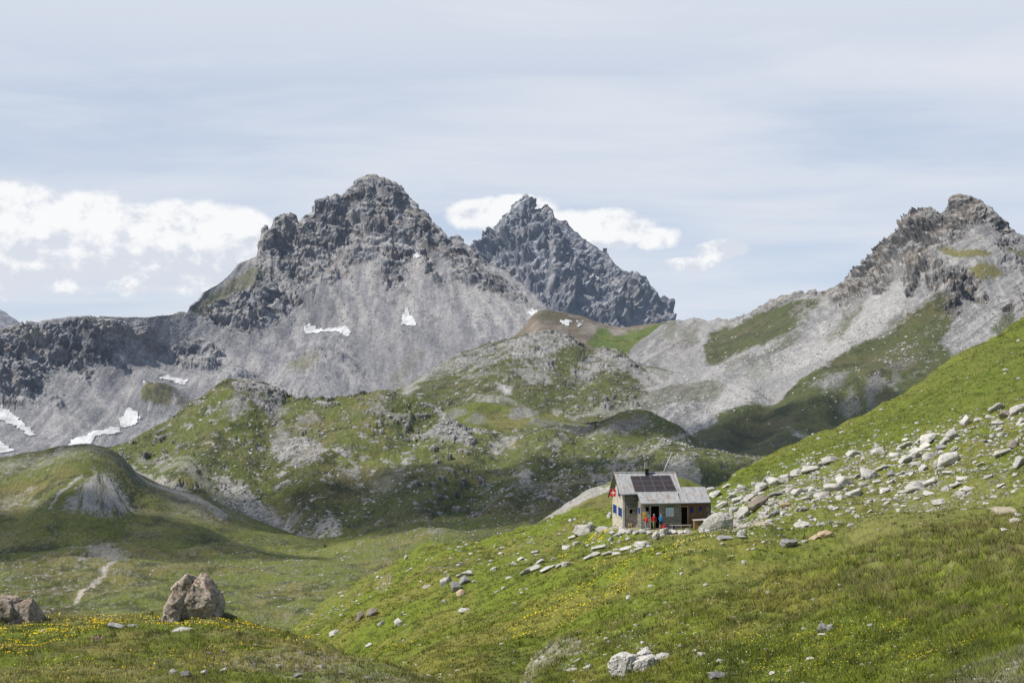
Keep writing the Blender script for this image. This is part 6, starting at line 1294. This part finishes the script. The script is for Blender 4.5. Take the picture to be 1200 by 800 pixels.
# high veil: projected on a flat layer far above
inv = t.m('DIVIDE', 1, t.m('ADD', t.m('MAXIMUM', Z, 0), .1))
cv = t.n('ShaderNodeCombineXYZ'); t.L.new(t.m('MULTIPLY', X, inv), cv.inputs[0]); t.L.new(t.m('MULTIPLY', Y, inv), cv.inputs[1])
mp = t.n('ShaderNodeMapping'); t.L.new(cv.outputs[0], mp.inputs[0]); mp.inputs['Rotation'].default_value = (0, 0, .18); mp.inputs['Scale'].default_value = (.5, .9, 1)
veil = t.noise(mp.outputs[0], 1.7, 7, .58, .35); veil2 = t.noise(mp.outputs[0], .55, 3, .5, .2)
vf = t.m('ADD', t.m('MULTIPLY', veil, .6), t.m('MULTIPLY', veil2, .55))
vf = t.rng(vf, .38, .72, .34, 1.)
vf = t.m('MAXIMUM', vf, t.rng(Z, .12, .26, 0., .82))
k = 1 / SKS
base = t.mix(.62, sky.outputs[0], (.5 * k, .625 * k, .84 * k, 1))
ahead = t.m('MULTIPLY', t.rng(t.m('ABSOLUTE', t.m('ARCTAN2', X, Y)), .75, 1.7, 1., .25), t.rng(Z, .38, .75, 1., .2))
base = t.mix(ahead, sky.outputs[0], base); vf = t.m('MULTIPLY', vf, ahead)
col = t.mix(vf, base, (.735 * k, .775 * k, .855 * k, 1))
# cumulus banks low over the ridges: azimuth / elevation in radians
az = t.m('ARCTAN2', X, Y); el = t.m('ARCTAN2', Z, t.m('SQRT', t.m('ADD', t.m('MULTIPLY', X, X), t.m('MULTIPLY', Y, Y))))
ce = t.n('ShaderNodeCombineXYZ'); t.L.new(az, ce.inputs[0]); t.L.new(t.m('MULTIPLY', el, 1.25), ce.inputs[1])
cn = t.noise(ce.outputs[0], 24, 11, .6, 0)
ce2 = t.n('ShaderNodeVectorMath', operation='ADD'); t.L.new(ce.outputs[0], ce2.inputs[0]); ce2.inputs[1].default_value = (-.006, .009, 0)
cn2 = t.noise(ce2.outputs[0], 24, 11, .6, 0)
env = None
CL = [(20, 280, 100, 56), (95, 284, 85, 50), (165, 292, 75, 44), (225, 285, 80, 46), (270, 300, 50, 38), (-120, 270, 120, 70), (560, 252, 40, 22), (610, 245, 60, 22), (655, 262, 40, 24), (722, 266, 62, 26), (768, 278, 32, 18), (845, 295, 36, 15), (805, 310, 34, 10), (-480, 260, 200, 60), (1500, 290, 160, 50), (2000, 250, 220, 70)]
for cx, cy, rx, ry in CL:
    a0, e0 = (cx - 600) / F, (HORIZON - cy) / F
    u = t.m('DIVIDE', t.m('SUBTRACT', az, a0), rx / F); v = t.m('DIVIDE', t.m('SUBTRACT', el, e0), ry / F)
    v = t.m('MULTIPLY', v, t.rng(v, -1, 1, 1.0, 1.25, False))
    q = t.m('SUBTRACT', 1.6 if cx < 400 else .95, t.m('ADD', t.m('MULTIPLY', u, u), t.m('MULTIPLY', v, v)))
    env = q if env is None else t.m('SMOOTH_MAX', env, q, .25)
dens = t.m('ADD', env, t.m('MULTIPLY', t.m('SUBTRACT', cn, .45), 2.7))
cf = t.rng(dens, -.05, .6)
lit = t.m('ADD', t.m('MULTIPLY', t.m('SUBTRACT', cn, cn2), 3.2), .58)
botm = t.rng(el, .07, .118, -.12, .42)
lit = t.m('ADD', lit, botm, clamp=True)
cc = t.mix(t.rng(lit, .45, 1.0), (.7 * k, .74 * k, .82 * k, 1), (.97 * k, .975 * k, .98 * k, 1))
col = t.mix(t.m('MULTIPLY', cf, .93), col, cc)
# pale bright band near the horizon
t.L.new(col, bgn.inputs[0])

mc = bpy.data.materials.new('cumulus'); mc.use_nodes = True; tc = NT(mc.node_tree)
for n_ in list(tc.N): tc.N.remove(n_)
lw = tc.n('ShaderNodeLayerWeight'); lw.inputs['Blend'].default_value = .5
nz = tc.noise(tc.n('ShaderNodeTexCoord').outputs['Object'], 2.2, 5, .55)
op = tc.m('MULTIPLY', tc.rng(lw.outputs['Facing'], .25, .95, 1., 0.), tc.rng(nz, .3, .6, .35, 1.))
df = tc.n('ShaderNodeBsdfDiffuse'); df.inputs[0].default_value = (.85, .86, .88, 1)
mx_ = tc.n('ShaderNodeMixShader'); tc.L.new(tc.m('MULTIPLY', op, .66), mx_.inputs[0]); tc.L.new(tc.n('ShaderNodeBsdfTransparent').outputs[0], mx_.inputs[1]); tc.L.new(df.outputs[0], mx_.inputs[2])
out_ = tc.n('ShaderNodeOutputMaterial'); tc.L.new(mx_.outputs[0], out_.inputs[0])
def cumulus(px, py, D, rx, ry, rz_):
    p = Vector(unproj(px, py, D).tolist()); c = p + sv * (1300 / sv.z)  # unseen cloud, placed up the sun ray from the slope it shades
    bm = bmesh.new(); bmesh.ops.create_icosphere(bm, subdivisions=5, radius=1)
    V = np.array([v.co[:] for v in bm.verts]); Fc = np.array([[v.index for v in f_.verts] for f_ in bm.faces]); bm.free()
    V = V * (1 + .35 * fbm(V * 1.7 + px, 4, 9))[:, None]
    o = link('cloud', mesh_np('cloud', V, Fc), mc, kind='structure', label='cumulus cloud out of view, placed to shade the valley slopes'); o.scale = (rx, ry, 70); o.location = c; o.rotation_euler = (0, 0, rz_)
cumulus(500, 585, 715, 190, 60, .1); cumulus(860, 505, 930, 150, 95, .2); cumulus(20, 640, 545, 95, 42, .2)
scene.view_settings.view_transform = 'Standard'; scene.view_settings.look = 'None'; scene.view_settings.exposure = 0
scene.cycles.max_bounces = 5; scene.cycles.transparent_max_bounces = 8
